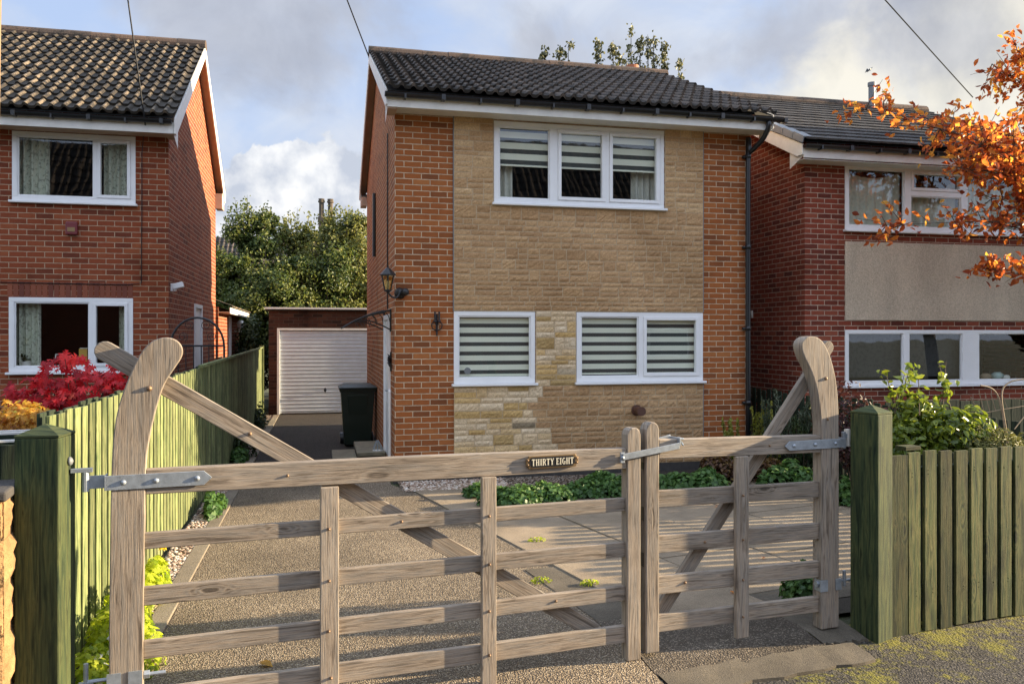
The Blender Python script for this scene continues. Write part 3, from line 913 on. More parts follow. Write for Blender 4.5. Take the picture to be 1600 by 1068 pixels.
def zebra(w, y, x0, x1, z0, z1, per=0.112):
    b = MB()
    z = z1
    while z > z0 + .01:
        a = max(z0, z - per * 0.42)
        b.cur = 1
        b.add([(x0, y + .004, a), (x1, y + .004, a), (x1, y + .004, z), (x0, y + .004, z)], [(0, 1, 2, 3)])
        if a > z0:
            c = max(z0, z - per)
            b.cur = 0
            b.add([(x0, y, c), (x1, y, c), (x1, y, a), (x0, y, a)], [(0, 1, 2, 3)])
        z -= per
    b.cur = 0
    b.box(x0, x1, y - .012, y + .012, z0 - .022, z0 - .001)
    return b.build('zebra_blind', ['blind', 'sheer'], w)

# ------------------------------------------------------------------ roofs
def pantiles(b, x0, x1, ye, ze, yr, zr, gauge=0.30, cover=0.30, roll=0.035, flat=False):
    e = Vector((0, yr - ye, zr - ze)); L = e.length; e /= L
    nrm = Vector((0, -e.z, e.y))
    if nrm.z < 0:
        nrm = -nrm
    rows = max(1, round(L / gauge)); g = L / rows
    cols = max(1, round((x1 - x0) / cover)); cw = (x1 - x0) / cols
    if flat:
        prof_ = [(0, 0), (.02, .010), (.49, .006), (.51, .012), (.98, .006), (.985, 0), (1, 0)]
    else:
        prof_ = [(0, .0), (.08, .55), (.17, .95), (.25, 1.0), (.33, .95), (.42, .55), (.5, .05), (.6, -.10), (.75, -.16), (.9, -.10), (1.0, 0)]
    thick = 0.024 if flat else 0.038
    for i in range(rows):
        sh = (cw * 0.5 if (flat and i % 2) else 0)
        for j in range(-1 if sh else 0, cols):
            xa = x0 + j * cw + sh
            r = random.random()
            dzj, dl = random.uniform(0, .006), random.uniform(-.006, .006)
            pr = prof_ if flat else [(p * .5, h) for p, h in prof_] + [(.5 + p * .5, h) for p, h in prof_[1:]]
            V, F, K_ = [], [], []
            for (p, h) in pr:
                x = xa + p * cw
                x = min(max(x, x0), x1)
                hh = h if flat else h * roll
                base = Vector((x, ye, ze))
                V.append(base + e * (i * g + dl) + nrm * (hh + dzj - 0.004))
                V.append(base + e * (i * g + dl) + nrm * (hh + thick + dzj))
                V.append(base + e * ((i + 1) * g + 0.03) + nrm * (hh + 0.004))
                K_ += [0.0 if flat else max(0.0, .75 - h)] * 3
            n = len(pr)
            for q in range(n - 1):
                a, c = 3 * q, 3 * (q + 1)
                F.append((a, c, c + 1, a + 1)); F.append((a + 1, c + 1, c + 2, a + 2))
            b.add(V, F, r=r)
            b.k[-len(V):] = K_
def ridge_caps(b, x0, x1, y, z, n, rad=0.13):
    w = (x1 - x0) / n
    for i in range(n):
        pts = [Vector((x0 + i * w + (0.004 if i else 0), y, z)), Vector((x0 + (i + 1) * w, y, z))]
        V, F = [], []
        dz = random.uniform(0, .008)
        for p in pts:
            for kx in range(9):
                t = math.radians(-15 + 210 * kx / 8)
                V.append((p.x, p.y + rad * math.cos(t), p.z - 0.06 + dz + rad * math.sin(t)))
        for kx in range(8):
            F.append((kx, kx + 1, 9 + kx + 1, 9 + kx))
        F += [tuple(range(9)), tuple(range(17, 8, -1))]
        b.add(V, F)

def gable_roof(t, x0, x1, ye, ze, yr, zr, yb, tile, gauge, cover, roll, flat=False, caps=11):
    """both slopes of tiles on boards, ridge; yb = rear eave"""
    b = MB()
    pantiles(b, x0, x1, ye, ze, yr, zr, gauge, cover, roll, flat)
    n = len(b.v)
    pantiles(b, x0, x1, yb, ze, yr, zr, gauge, cover, roll, flat)
    o = b.build('roof', tile, t, smooth=False)
    u = MB()
    for (a, za) in ((ye + .02, ze - .03), (yb - .02, ze - .03)):
        u.add([(x0 + .03, a, za), (x1 - .03, a, za), (x1 - .03, yr, zr - .03), (x0 + .03, yr, zr - .03)], [(0, 1, 2, 3)])
    u.build('roof_underlay', 'dark_room', o)
    c = MB()
    ridge_caps(c, x0 - .01, x1 + .01, yr, zr + .035, caps)
    c.build('ridge_tiles', 'ridge', o, smooth=False)
    return o
def gutter(t, x0, x1, y, z, rad=0.055, name='gutter'):
    b = MB()
    V, F = [], []
    for x in (x0, x1):
        for kx in range(9):
            a = math.pi + math.pi * kx / 8
            V.append((x, y + rad * math.cos(a), z + rad * math.sin(a)))
        for kx in range(9):
            a = 2 * math.pi - math.pi * kx / 8
            V.append((x, y + (rad - .006) * math.cos(a), z + (rad - .006) * math.sin(a)))
    for kx in range(18):
        F.append((kx, (kx + 1) % 18, 18 + (kx + 1) % 18, 18 + kx))
    F.append(tuple(range(8, -1, -1))); F.append(tuple(18 + i for i in range(9)))
    b.add(V, F)
    x = x0 + .25
    while x < x1:
        b.box(x - .012, x + .012, y - rad - .004, y + rad + .01, z - rad - .012, z - rad * .3)
        b.box(x + .45, x + .50, y - rad - .006, y + rad, z - rad - .006, z + .006)
        x += 0.95
    return b.build(name, 'black_plastic', t)
def barge(t, x, ye, ze, yr, zr, w=0.17, th=0.022, box_end=0.0, side=1, mat='upvc_old'):
    """one verge board on plane x from eave to ridge"""
    b = MB()
    ysg = 1 if yr > ye else -1
    P = [(x, ye, ze), (x, yr, zr), (x, yr, zr - w), (x, ye + ysg * box_end, ze - w - 0.02 + box_end * .0), (x, ye, ze - w - 0.02)]
    b.prism(P, (th * side, 0, 0), Vector((0, yr - ye, zr - ze)))
    if box_end:
        b.add([(x + th * side * 1.1, ye, ze - .01), (x + th * side * 1.1, ye + ysg * .36, ze - .01 + .0), (x + th * side * 1.1, ye + ysg * .36, ze - w - .16), (x + th * side * 1.1, ye, ze - w - .03)], [(0, 1, 2, 3)])
    return b.build('bargeboard', mat, t, bevel=0.003)

# ================================================================== the house in the middle
HX0, HX1, HY, HYR = 0.92, 5.95, 10.60, 17.20
EZ, RZ, RY, EY, EYB = 4.93, 6.61, 13.90, 10.16, 17.64
house = thing('detached_house', 'middle brick house with a tan stone panel front and brown pantiled roof', 'house', (3.4, 13.9, 0))
UW = (2.22, 4.63, 3.60, 4.715); LW = (1.685, 2.78, 1.215, 2.195); RW = (3.36, 5.215, 1.215, 2.195)
b = MB()
opens = [(UW[0] + .01, UW[1] - .01, UW[2] + .02, UW[3]), (LW[0] + .01, LW[1] - .01, LW[2] + .02, LW[3]), (RW[0] + .01, RW[1] - .01, RW[2] + .02, RW[3])]
wall_y(b, HY, HX0, HX1, 0.0, 5.08, opens)
wall_y(b, HYR, HX0, HX1, 0.0, 5.08, (), face=1)
DOOR = (11.27, 12.17, 0.17, 2.17)
wall_x(b, HX0, HY, HYR, 0.0, 5.08, [DOOR], face=-1, apex=(RY, 6.54))
wall_x(b, HX1, HY, HYR, 0.0, 5.08, (), face=1, apex=(RY, 6.54))
b.build('wall', 'brick_main', house)
b = MB()   # floor and ceiling inside, so that the rooms read as rooms
b.box(HX0 + .02, HX1 - .02, HY + .3, HYR - .05, 2.45, 2.6); b.box(HX0 + .02, HX1 - .02, 12.4, 12.5, .02, 5.0)
b.build('room_partition', 'dark_room', house)
b = MB(); b.box(HX0 - .015, HX1 + .012, HY - .016, HY - .001, -.03, 0.12)
b.box(HX0 - .015, HX0 - .001, HY - .001, HYR, -.03, .10)
b.build('plinth', 'plinth', house)

# stone cladding: every stone has its own split face
def stone_fill(b, x0, x1, z0, z1, y, light):
    z = z0
    while z < z1 - 0.02:
        h = random.choice([.058, .066, .07, .075, .08, .10, .135, .145, .15, .16])
        if z1 - z - h < 0.055:
            h = z1 - z
        x = x0
        while x < x1 - 0.02:
            w = random.uniform(.12, .36) if h < .11 else random.uniform(.12, .30)
            if x1 - x - w < 0.10:
                w = x1 - x
            segs = [(z, h)]
            if h > .115 and random.random() < .62:
                s = h * random.uniform(.42, .58)
                segs = [(z, s), (z + s, h - s)]
            for (za, hh) in segs:
                xc = x + w / 2
                lk = light(xc, za + hh / 2)
                stone(b, x + .006, x + w - .006, za + .0055, za + hh - .0055, y, lk)
            x += w
        z += h
def stone(b, xa, xb, za, zb, y, lk):
    nx, nz = max(2, int((xb - xa) / .028)), max(2, int((zb - za) / .024))
    d = random.uniform(.010, .017)
    tilt = random.uniform(-.006, .006)
    V, F = [], []
    for i in range(nx + 1):
        for j in range(nz + 1):
            e = i in (0, nx) or j in (0, nz)
            dep = (random.uniform(.006, .011) if e else d + random.uniform(-.005, .006) + tilt * (j / nz - .5) * 2)
            jx = 0 if e else random.uniform(-.006, .006)
            V.append((xa + (xb - xa) * i / nx + jx, y - dep, za + (zb - za) * j / nz))
    for i in range(nx):
        for j in range(nz):
            a = i * (nz + 1) + j
            F.append((a, a + nz + 1, a + nz + 2, a + 1))
    rim = [i * (nz + 1) for i in range(nx + 1)] + [nx * (nz + 1) + j for j in range(1, nz + 1)] + [i * (nz + 1) + nz for i in range(nx - 1, -1, -1)] + [j for j in range(nz - 1, 0, -1)]
    m0 = len(V)
    for q in rim:
        V.append((V[q][0], y + .009, V[q][2]))
    for q in range(len(rim)):
        F.append((rim[q], rim[(q + 1) % len(rim)], m0 + (q + 1) % len(rim), m0 + q))
    b.add(V, F, r=random.random() if lk else random.random() * .6 + (.4 if za > 3.55 else .0), kind=lk)
def light_lower(x, z):
    lim = 2.93 - 0.12 * math.sin(z * 9) + random.uniform(-.10, .10) - (0.12 if z > .95 else 0)
    return 1.0 if x < lim else 0.0
b = MB()
sy = HY - .012
tanf = lambda x, z: 0.0
stone_fill(b, LW[0], RW[1], LW[3] + .012, UW[2] - .01, sy, tanf)
stone_fill(b, LW[0], UW[0] - .012, UW[2] - .01, 4.74, sy, tanf)
stone_fill(b, UW[1] + .012, RW[1], UW[2] - .01, 4.74, sy, tanf)
stone_fill(b, LW[1] + .012, RW[0] - .012, LW[2] - .01, LW[3] + .012, sy, lambda x, z: 1.0)
stone_fill(b, LW[0], RW[1], .12, LW[2] - .01, sy, light_lower)
st = b.build('stone_panel', 'stone', house)
b = MB()
for (x0, x1, z0, z1) in ((LW[0], RW[1], LW[3] + .005, UW[2] - .002), (LW[0], UW[0] - .006, UW[2] - .002, 4.74), (UW[1] + .006, RW[1], UW[2] - .002, 4.74), (LW[1] + .006, RW[0] - .006, LW[2], LW[3] + .005), (LW[0], RW[1], .12, LW[2])):
    b.add([(x0, sy - .0045, z0), (x1, sy - .0045, z0), (x1, sy - .0045, z1), (x0, sy - .0045, z1)], [(0, 1, 2, 3)])
b.build('mortar', 'mortar', st)
for q_ in ((LW[0] - .012, LW[0] - .001, HY - .02, HY - .001, LW[3] + .0, 4.735), (RW[1] + .001, RW[1] + .010, HY - .018, HY - .001, .12, LW[2]), (RW[1] + .001, RW[1] + .010, HY - .018, HY - .001, LW[3] + .01, 4.735)):
    b = MB(); b.box(*q_); b.build('edge_trim', 'lead', house)

# windows
w = window(house, HY, *UW, [(2.29, 2.985, 3.70, 4.645, False), (3.10, 3.765, 3.70, 4.645, True), (3.83, 4.555, 3.70, 4.645, True)])
for (xa, xb) in ((2.28, 3.0), (3.08, 3.78), (3.82, 4.57)):
    zebra(w, HY + .065, xa, xb, 4.16, 4.66, .145)
curtain(w, HY + .2, 2.25, 2.52, 3.62, 4.7, 'curtain_stripe', 3)
curtain(w, HY + .2, 4.22, 4.60, 3.62, 4.7, 'curtain_stripe', 4)
w = window(house, HY, *LW, [(1.745, 2.72, 1.32, 2.135, False)])
zebra(w, HY + .065, 1.74, 2.73, 1.36, 2.16, .123)
w = window(house, HY, *RW, [(3.425, 4.255, 1.32, 2.135, False), (4.325, 5.15, 1.32, 2.135, True)])
zebra(w, HY + .065, 3.41, 4.27, 1.37, 2.16, .123); zebra(w, HY + .065, 4.31, 5.16, 1.37, 2.16, .123)
b = MB()
b.lathe((1.87, HY + .017, 1.415), [(0, .045), (.002, .045)], 16, (0, -1, 0))
b.build('window_sticker', 'lead', house)

# roof, boards, rainwater goods
gable_roof(house, 0.78, 6.10, EY, EZ, RY, RZ, EYB, 'tile_main', 0.315, 0.30, 0.036, caps=12)
for q_ in ((0.79, 6.08, 10.235, 10.258, 4.715, 4.865), (0.79, 6.08, 17.545, 17.565, 4.715, 4.865)):
    b = MB(); b.box(*q_); b.build('fascia', 'upvc_old', house, bevel=0.003)
for q_ in ((0.795, 6.07, 10.26, HY - .002, 4.735, 4.745), (.795, 6.07, HYR + .002, 17.54, 4.735, 4.745)):
    b = MB(); b.box(*q_); b.build('soffit', 'upvc_old', house)
for x0, x1 in ((.80, .918), (5.952, 6.07)):
    for (ya, yb) in ((EY + .08, RY), (EYB - .08, RY)):
        b = MB(); za = EZ - .10
        b.add([(x0, ya, za), (x1, ya, za), (x1, yb, RZ - .09), (x0, yb, RZ - .09)], [(0, 1, 2, 3)])
        b.build('verge_soffit', 'soffit', house)
for x, sd_ in ((0.775, 1), (6.10, -1)):
    barge(house, x, EY + .06, EZ + .0, RY, RZ + .0, side=sd_, box_end=.10)
    barge(house, x, EYB - .06, EZ + .0, RY, RZ + .0, side=sd_, box_end=.10)
for q_ in ((.80, .918, HYR - .02, 17.54, 4.56, 4.745), (.80, .918, 10.26, 10.6, 4.70, 4.732)):
    b = MB(); b.box(*q_); b.build('eaves_box', 'soffit', house)
gutter(house, .76, 6.22, 10.185, 4.875)
b = MB()
b.tube(smooth_pts([(6.0, 10.185, 4.82), (6.0, 10.19, 4.74), (5.97, 10.30, 4.60), (5.90, 10.50, 4.46), (5.88, 10.53, 4.36), (5.88, 10.53, 0.14)], 4), .036, 10)
for z in (4.38, 3.1, 1.95, .9):
    b.tube([(5.88, 10.53, z), (5.88, 10.53, z + .06)], .043, 10); b.box(5.82, 5.94, 10.55, 10.599, z + .01, z + .045)
b.build('downpipe', 'black_plastic', house, smooth=True)
# flue, chimney pot, aerial
b = MB()
fx, fz = 4.215, 0.855
b.lathe((fx, HY - .02, fz), [(0, .075), (.03, .075), (.031, .055), (.16, .055), (.161, .062), (.2, .062)], 18, (0, -1, 0))
b.build('flue_terminal', 'flue', house)
p = atY(988, 106, 14.3)
b = MB(); b.lathe((p.x, 14.3, 6.35), [(0, .10), (.46, .098), (.47, .115), (.53, .115), (.53, .07)], 18)
b.build('chimney_pot', 'terracotta', house)
p = atY(979, 106, 14.5)
b = MB(); b.tube([(p.x, 14.5, 6.3), (p.x, 14.5, 7.0)], .014, 6)
for i in range(6):
    b.tube([(p.x - .11, 14.5, 6.72 + i * .04), (p.x + .02, 14.5, 6.72 + i * .04)], .004, 4)
b.build('aerial', 'lead', house)
# side door with frame, canopy on scrolled brackets
b = MB()
xd = HX0 - .002
b.box(xd - .03, xd + .07, DOOR[0], DOOR[0] + .07, DOOR[2], DOOR[3]); b.box(xd - .03, xd + .07, DOOR[1] - .07, DOOR[1], DOOR[2], DOOR[3])
b.box(xd - .03, xd + .07, DOOR[0] + .07, DOOR[1] - .07, DOOR[3] - .07, DOOR[3])
df = b.build('door_frame', 'upvc', house, bevel=.004)
b = MB(); b.box(xd + .0, xd + .045, DOOR[0] + .072, DOOR[1] - .072, DOOR[2], DOOR[3] - .072)
b.box(xd - .008, xd, DOOR[0] + .18, DOOR[1] - .18, .35, .95); b.box(xd - .008, xd, DOOR[0] + .18, DOOR[1] - .18, 1.1, 2.0)
dr = b.build('door_leaf', 'upvc', df, bevel=.004)
b = MB(); b.tube([(xd - .05, DOOR[0] + .12, 1.12), (xd - .05, DOOR[0] + .24, 1.12)], .010, 8); b.tube([(xd, DOOR[0] + .12, 1.12), (xd - .05, DOOR[0] + .12, 1.12)], .010, 8)
b.build('door_handle', 'galv', df)
def cz(t):      # canopy profile, t 0 at the wall
    return 2.235 - 0.05 * t - 0.185 * t * t
cano = []
sh = MB()
for i in range(10):
    t0, t1 = i / 10, (i + 1) / 10
    sh.add([(HX0 - .64 * t0, 11.08, cz(t0)), (HX0 - .64 * t1, 11.08, cz(t1)), (HX0 - .64 * t1, 12.36, cz(t1)), (HX0 - .64 * t0, 12.36, cz(t0))], [(0, 1, 2, 3)])
M['polycarb'] = mat_glass('clear_polycarbonate', (0.82, 0.84, 0.82), 1.2, 0.04)
cp = sh.build('door_canopy', 'polycarb', house)
for yy in (11.12, 12.30):
    b = MB()
    b.tube([(HX0 - .64 * t / 12, yy, cz(t / 12) - .018) for t in range(13)], .012, 6)
    b.tube([(HX0 - .012, yy, 2.24), (HX0 - .012, yy, 1.93)], .012, 6)
    b.tube(smooth_pts([(HX0 - .01, yy, 1.955), (HX0 - .14, yy, 2.02), (HX0 - .30, yy, 2.075), (HX0 - .50, yy, 2.08)], 5), .009, 6)
    for q in range(5):
        x = HX0 - .09 - q * .09
        zt = cz((HX0 - x) / .64) - .02
        b.tube([(x, yy, zt), (x + .05, yy, zt - .06), (x + .07, yy, max(2.0, zt - .14))], .006, 5)
    b.build('canopy_bracket', 'black_iron', cp)
b = MB()
b.tube([(HX0 - .015, 11.62, 4.72), (HX0 - .015, 11.62, 2.25)], .010, 6)
b.build('wall_cable', 'black_plastic', house)
b = MB(); b.tube([(HX0 - .03, 14.4, 4.35), (HX0 - .03, 14.4, 3.25)], .03, 6)
b.build('waste_pipe', 'black_plastic', house)
b = MB()
b.tube(smooth_pts([(HX0 - .03, 11.0, .16), (HX0 - .03, 11.0, 1.05), (HX0 - .03, 11.05, 1.12), (HX0 - .02, 11.15, 1.14)], 4), .018, 8)
b.build('wall_pipe', 'upvc', house)

# ------------------------------------------------------------------ fittings on the middle house
ln = thing('wall_lantern', 'black coach lantern with amber panes on the left corner of the middle house', 'wall lamp', (0.99, 10.58, 2.42))
b = MB()
b.lathe((.985, HY - .001, 2.42), [(0, .075), (.02, .07), (.045, .05), (.06, .02)], 16, (0, -1, 0))
b.lathe((1.03, HY - .05, 2.43), [(0, .045), (.06, .05), (.09, .03)], 12, (0.3, -1, .1))
b.tube(smooth_pts([(.985, HY - .05, 2.42), (.93, HY - .10, 2.36), (.86, HY - .12, 2.38), (.82, HY - .12, 2.45)], 5), .012, 8)
b.build('bracket', 'black_iron', ln, smooth=True)
c0 = Vector((.82, HY - .12, 0))
b = MB()
V = []
for z, q in ((2.46, .045), (2.64, .085)):
    V += [(c0.x + q * math.cos(math.pi / 6 + i * math.pi / 3), c0.y + q * math.sin(math.pi / 6 + i * math.pi / 3), z) for i in range(6)]
b.add(V, [(i, (i + 1) % 6, 6 + (i + 1) % 6, 6 + i) for i in range(6)])
M['amber_pane'] = mat_glass('amber_lantern_pane', (0.90, 0.78, 0.45), 1.2, 0.06)
b.build('lantern_pane', 'amber_pane', ln)
b = MB()
for i in range(6):
    b.tube([V[i], V[6 + i]], .007, 5)
b.lathe((c0.x, c0.y, 2.43), [(0, .02), (.012, .05), (.03, .05)], 6)
b.lathe((c0.x, c0.y, 2.64), [(0, .105), (.012, .105), (.05, .07), (.09, .03), (.10, .012), (.125, .014)], 6)
b.build('lantern_frame', 'black_iron', ln)
b = MB(); b.lathe((c0.x, c0.y, 2.47), [(0, .016), (.06, .02), (.10, .012)], 8); b.build('candle_bulb', 'rope', ln)

sc_ = thing('wall_sconce', 'small black iron twin candle sconce on the brick left of the ground floor window', 'wall sconce', (1.46, HY, 2.05))
b = MB()
x0, yy = 1.46, HY - .012
b.box(x0 - .012, x0 + .012, yy - .004, yy + .011, 1.92, 2.16)
for s in (-1, 1):
    b.tube(smooth_pts([(x0, yy - .01, 1.94), (x0 + s * .055, yy - .015, 1.97), (x0 + s * .065, yy - .02, 2.03), (x0 + s * .02, yy - .02, 2.06), (x0 + s * .015, yy - .015, 2.02)], 5), .007, 6)
    b.tube([(x0 + s * .028, yy - .03, 2.05), (x0 + s * .028, yy - .03, 2.19)], .011, 8)
    b.lathe((x0 + s * .028, yy - .03, 2.05), [(0, .012), (.01, .026), (.02, .024)], 8)
b.lathe((x0, yy - .015, 1.87), [(0, .004), (.03, .012), (.06, .008)], 6)
b.build('scroll_bracket', 'black_iron', sc_)
orn = thing('wall_ornament', 'dark metal leaf ornament on the side wall beside the door of the middle house', 'wall ornament', (.91, 11.0, 1.55))
b = MB()
for i in range(9):
    a = i * .7
    p0 = Vector((.895, 11.05 + .02 * math.cos(a), 1.47 + .02 * i * .8))
    b.tube([p0, p0 + Vector((-.03, .06 * math.cos(a), .05 + .03 * math.sin(a)))], [.014, .004], 5)
b.tube([(.905, 11.05, 1.40), (.905, 11.05, 1.66)], .012, 6)
b.build('iron_leaves', 'black_iron', orn)

# slabs used as steps, and the things on them
def slab(x0, x1, y0, y1, z, label):
    b = MB(); b.box(x0, x1, y0, y1, z - .055, z)
    return tag(b.build('step_slab', 'slab', bevel=.008), label, 'step', 'loose slabs at the side door')
slab(.16, .52, 12.30, 13.35, .065, 'lower stone slab lying on the drive in front of the wheelie bin')
slab(.50, .905, 11.95, 13.25, .20, 'upper raised stone slab against the side door of the middle house')
b = MB(); b.box(.53, .885, 12.0, 13.2, .011, .144)
tag(b.build('step_block', 'plinth'), 'dark block carrying the upper stone slab beside the side door', 'step')
orn2 = thing('garden_cloche', 'small wire ornament standing on the raised slab by the side door', 'ornament', (.80, 12.1, .2))
b = MB()
b.lathe((.80, 12.1, .201), [(0, .075), (.008, .075)], 16)
b.build('base', 'upvc_old', orn2)
b = MB()
for i in range(8):
    a = i * math.pi / 4
    b.tube(smooth_pts([(.80 + .065 * math.cos(a), 12.1 + .065 * math.sin(a), .209), (.80 + .06 * math.cos(a), 12.1 + .06 * math.sin(a), .26), (.80 + .012 * math.cos(a), 12.1 + .012 * math.sin(a), .35)], 4), .0045, 5)
b.build('wire_rib', 'galv', orn2)

# wheelie bin
wb = thing('wheelie_bin', 'dark green wheelie bin with closed lid by the side door of the middle house', 'bin', (.40, 13.45, 0))
bx, by = .60, 14.35
def frust(b, cx, cy, z0, z1, w0, d0, w1, d1):
    P = []
    for z, w_, d_ in ((z0, w0, d0), (z1, w1, d1)):
        P += [(cx - w_ / 2, cy - d_ / 2, z), (cx + w_ / 2, cy - d_ / 2, z), (cx + w_ / 2, cy + d_ / 2, z), (cx - w_ / 2, cy + d_ / 2, z)]
    b.add(P, [(3, 2, 1, 0), (4, 5, 6, 7), (0, 1, 5, 4), (1, 2, 6, 5), (2, 3, 7, 6), (3, 0, 4, 7)])
b = MB()
frust(b, bx, by, .03, .93, .44, .50, .56, .66)
frust(b, bx, by, .93, .985, .60, .70, .61, .71)
frust(b, bx, by - .27, .45, .88, .30, .02, .34, .16)
b.build('body', 'bin', wb, bevel=.02, seg=3)
b = MB()
frust(b, bx, by - .02, .987, 1.01, .64, .76, .64, .76); frust(b, bx, by - .02, 1.01, 1.055, .62, .72, .44, .50)
b.tube([(bx - .26, by + .38, 1.0), (bx + .26, by + .38, 1.0)], .018, 8)
b.build('lid', 'bin', wb, bevel=.015, seg=3)
for s in (-1, 1):
    b = MB(); b.tube([(bx + s * .22, by + .25, .1), (bx + s * .28, by + .25, .1)], .1, 18); b.build('wheel', 'black_plastic', wb)

# ================================================================== house on the left
LX, LY, LYR = -2.21, 13.00, 18.55
lh = thing('left_house', 'red brick house on the left with a steep mossy pantiled roof', 'house', (-5.0, 15.6, 0))
LE, LRZ, LRY, LEY, LEB = 5.02, 7.12, 15.75, 12.52, 18.98
p = lambda x, y: atY(x, y, LY)
U0, U1 = p(19, 204), p(212, 323); L0, L1 = p(14, 464), p(208, 581)
UWl = (U0.x, U1.x, U1.z, 4.80); LWl = (L0.x, L1.x, L1.z - .02, p(208, 466).z)
b = MB()
wall_y(b, LY, -9.5, LX, 0, 5.1, [(UWl[0] + .01, UWl[1] - .01, UWl[2] + .02, UWl[3]), (LWl[0] + .01, LWl[1] - .01, LWl[2] + .02, LWl[3])])
wall_y(b, LYR, -9.5, LX, 0, 5.1, face=1)
SD = (15.5, 16.4, .1, 2.45)
wall_x(b, LX, LY, LYR, 0, 5.20, [SD], face=1, apex=(LRY, 7.03))
wall_x(b, -9.5, LY, LYR, 0, 5.20, (), face=-1, apex=(LRY, 7.03))
b.build('wall', 'brick_left', lh)
b = MB(); b.box(-9.4, LX - .02, LY + .25, LYR - .05, 2.5, 2.65); b.box(-9.4, LX - .02, 15.2, 15.3, .02, 4.9)
b.build('room_partition', 'dark_room', lh)
b = MB()     # soldier course over the lower window
x = LWl[0] - .02
while x < LWl[1]:
    b.box(x, x + .065, LY - .006, LY + .03, LWl[3] + .004, LWl[3] + .225)
    x += .0757
m, k, out = new_mat('soldier_brick')
principled(k, out, i_Base_Color=k.mix(1.0, k.ramp(rnd(k), [(0, (0.15, 0.042, 0.026)), (1, (0.27, 0.08, 0.04))]), k.ramp(k.noise(pos(k), 110, 4, .65), [(.3, (.7,) * 3), (.7, (1.15,) * 3)]), 'MULTIPLY'), i_Roughness=.9)
M['soldier'] = m
b.build('soldier_course', 'soldier', lh, bevel=.003)
lm = p(150, 260).x
w = window(lh, LY, *UWl, [(UWl[0] + .07, lm - .03, UWl[2] + .11, UWl[3] - .07, False), (lm + .02, UWl[1] - .07, UWl[2] + .11, UWl[3] - .07, True)], fr=.06)
xs = lambda px: p(px, 300).x
curtain(w, LY + .16, UWl[0] + .03, xs(72), UWl[2], UWl[3] + .2, 'curtain_floral', 4)
curtain(w, LY + .16, xs(158), UWl[1] - .03, UWl[2], UWl[3] + .2, 'curtain_floral', 4)
lm2 = p(143, 500).x
w = window(lh, LY, *LWl, [(LWl[0] + .07, lm2 - .03, LWl[2] + .11, LWl[3] - .07, False), (lm2 + .02, LWl[1] - .07, LWl[2] + .11, LWl[3] - .07, True)], fr=.06)
curtain(w, LY + .16, LWl[0] + .03, xs(58), LWl[2], LWl[3], 'curtain_floral', 4)
curtain(w, LY + .16, xs(182), LWl[1] - .03, LWl[2], LWl[3], 'curtain_floral', 2)
b = MB(); z0 = LWl[2] + .06
b.box(LWl[0], LWl[1], LY + .06, LY + .30, z0 - .02, z0); b.build('inner_sill', 'upvc_old', w)
gable_roof(lh, -9.6, LX + .16, LEY, LE, LRY, LRZ, LEB, 'tile_left', 0.30, 0.33, 0.040, caps=16)
for q_ in ((-9.6, LX + .14, 12.60, 12.623, 4.785, 4.95), (-9.6, LX + .14, 18.86, 18.88, 4.74, 4.95)):
    b = MB(); b.box(*q_); b.build('fascia', 'upvc_old', lh, bevel=.003)
for q_ in ((-9.6, LX + .13, 12.625, LY - .002, 4.81, 4.82), (-9.6, LX + .13, LYR + .002, 18.858, 4.81, 4.82)):
    b = MB(); b.box(*q_); b.build('soffit', 'soffit', lh)
for (ya, yb) in ((LEY + .1, LRY), (LEB - .1, LRY)):
    b = MB(); b.add([(LX + .002, ya, LE - .12), (LX + .14, ya, LE - .12), (LX + .14, yb, LRZ - .10), (LX + .002, yb, LRZ - .10)], [(0, 1, 2, 3)])
    b.build('verge_soffit', 'soffit', lh)
for q_ in ((LX + .002, LX + .138, LYR - .05, 18.86, 4.60, 4.92), (LX + .002, LX + .13, 12.63, 12.99, 4.78, 4.83)):
    b = MB(); b.box(*q_); b.build('eaves_box', 'soffit', lh)
barge(lh, LX + .165, LEY + .06, LE - .02, LRY, LRZ, w=.20, side=-1, box_end=.12)
barge(lh, LX + .165, LEB - .06, LE - .02, LRY, LRZ, w=.20, side=-1, box_end=.12)
gutter(lh, -9.6, LX + .12, 12.545, 4.965)
b = MB()
sx = LX - .002
b.box(sx - .06, sx + .03, SD[0], SD[0] + .07, SD[2], SD[3]); b.box(sx - .06, sx + .03, SD[1] - .07, SD[1], SD[2], SD[3]); b.box(sx - .06, sx + .03, SD[0] + .07, SD[1] - .07, SD[3] - .07, SD[3])
f = b.build('door_frame', 'upvc', lh, bevel=.004)
b = MB(); b.box(sx - .05, sx - .01, SD[0] + .072, SD[1] - .072, SD[2], SD[3] - .072); b.build('door_leaf', 'upvc', f)
c = p(113, 357)
al = thing('alarm_box', 'dark red alarm box on the brick wall between the windows of the left house', 'alarm box', (c.x, LY, c.z))
b = MB(); b.obox((c.x, LY - .031, c.z), (.078, 0, 0), (0, .03, 0), (0, 0, .095)); b.build('case', 'alarm', al, bevel=.015)
b = MB(); b.obox((c.x, LY - .064, c.z - .02), (.05, 0, 0), (0, .003, 0), (0, 0, .03)); b.build('front_panel', 'bronze', al)
c = p(268, 448)
sl = thing('security_light', 'white security floodlight on the side wall corner of the left house', 'security light', (LX, 13.25, c.z))
b = MB(); b.box(LX, LX + .03, 13.15, 13.27, c.z - .06, c.z + .06); b.build('base', 'upvc', sl, bevel=.008)
b = MB(); b.obox((LX + .10, 13.2, c.z + .03), (.075, 0, .02), (0, .055, 0), (-.01, 0, .04)); b.lathe((LX + .05, 13.2, c.z - .055), [(0, .03), (.05, .035)], 10); b.build('lamp_head', 'upvc', sl, bevel=.01)
cb = MB()
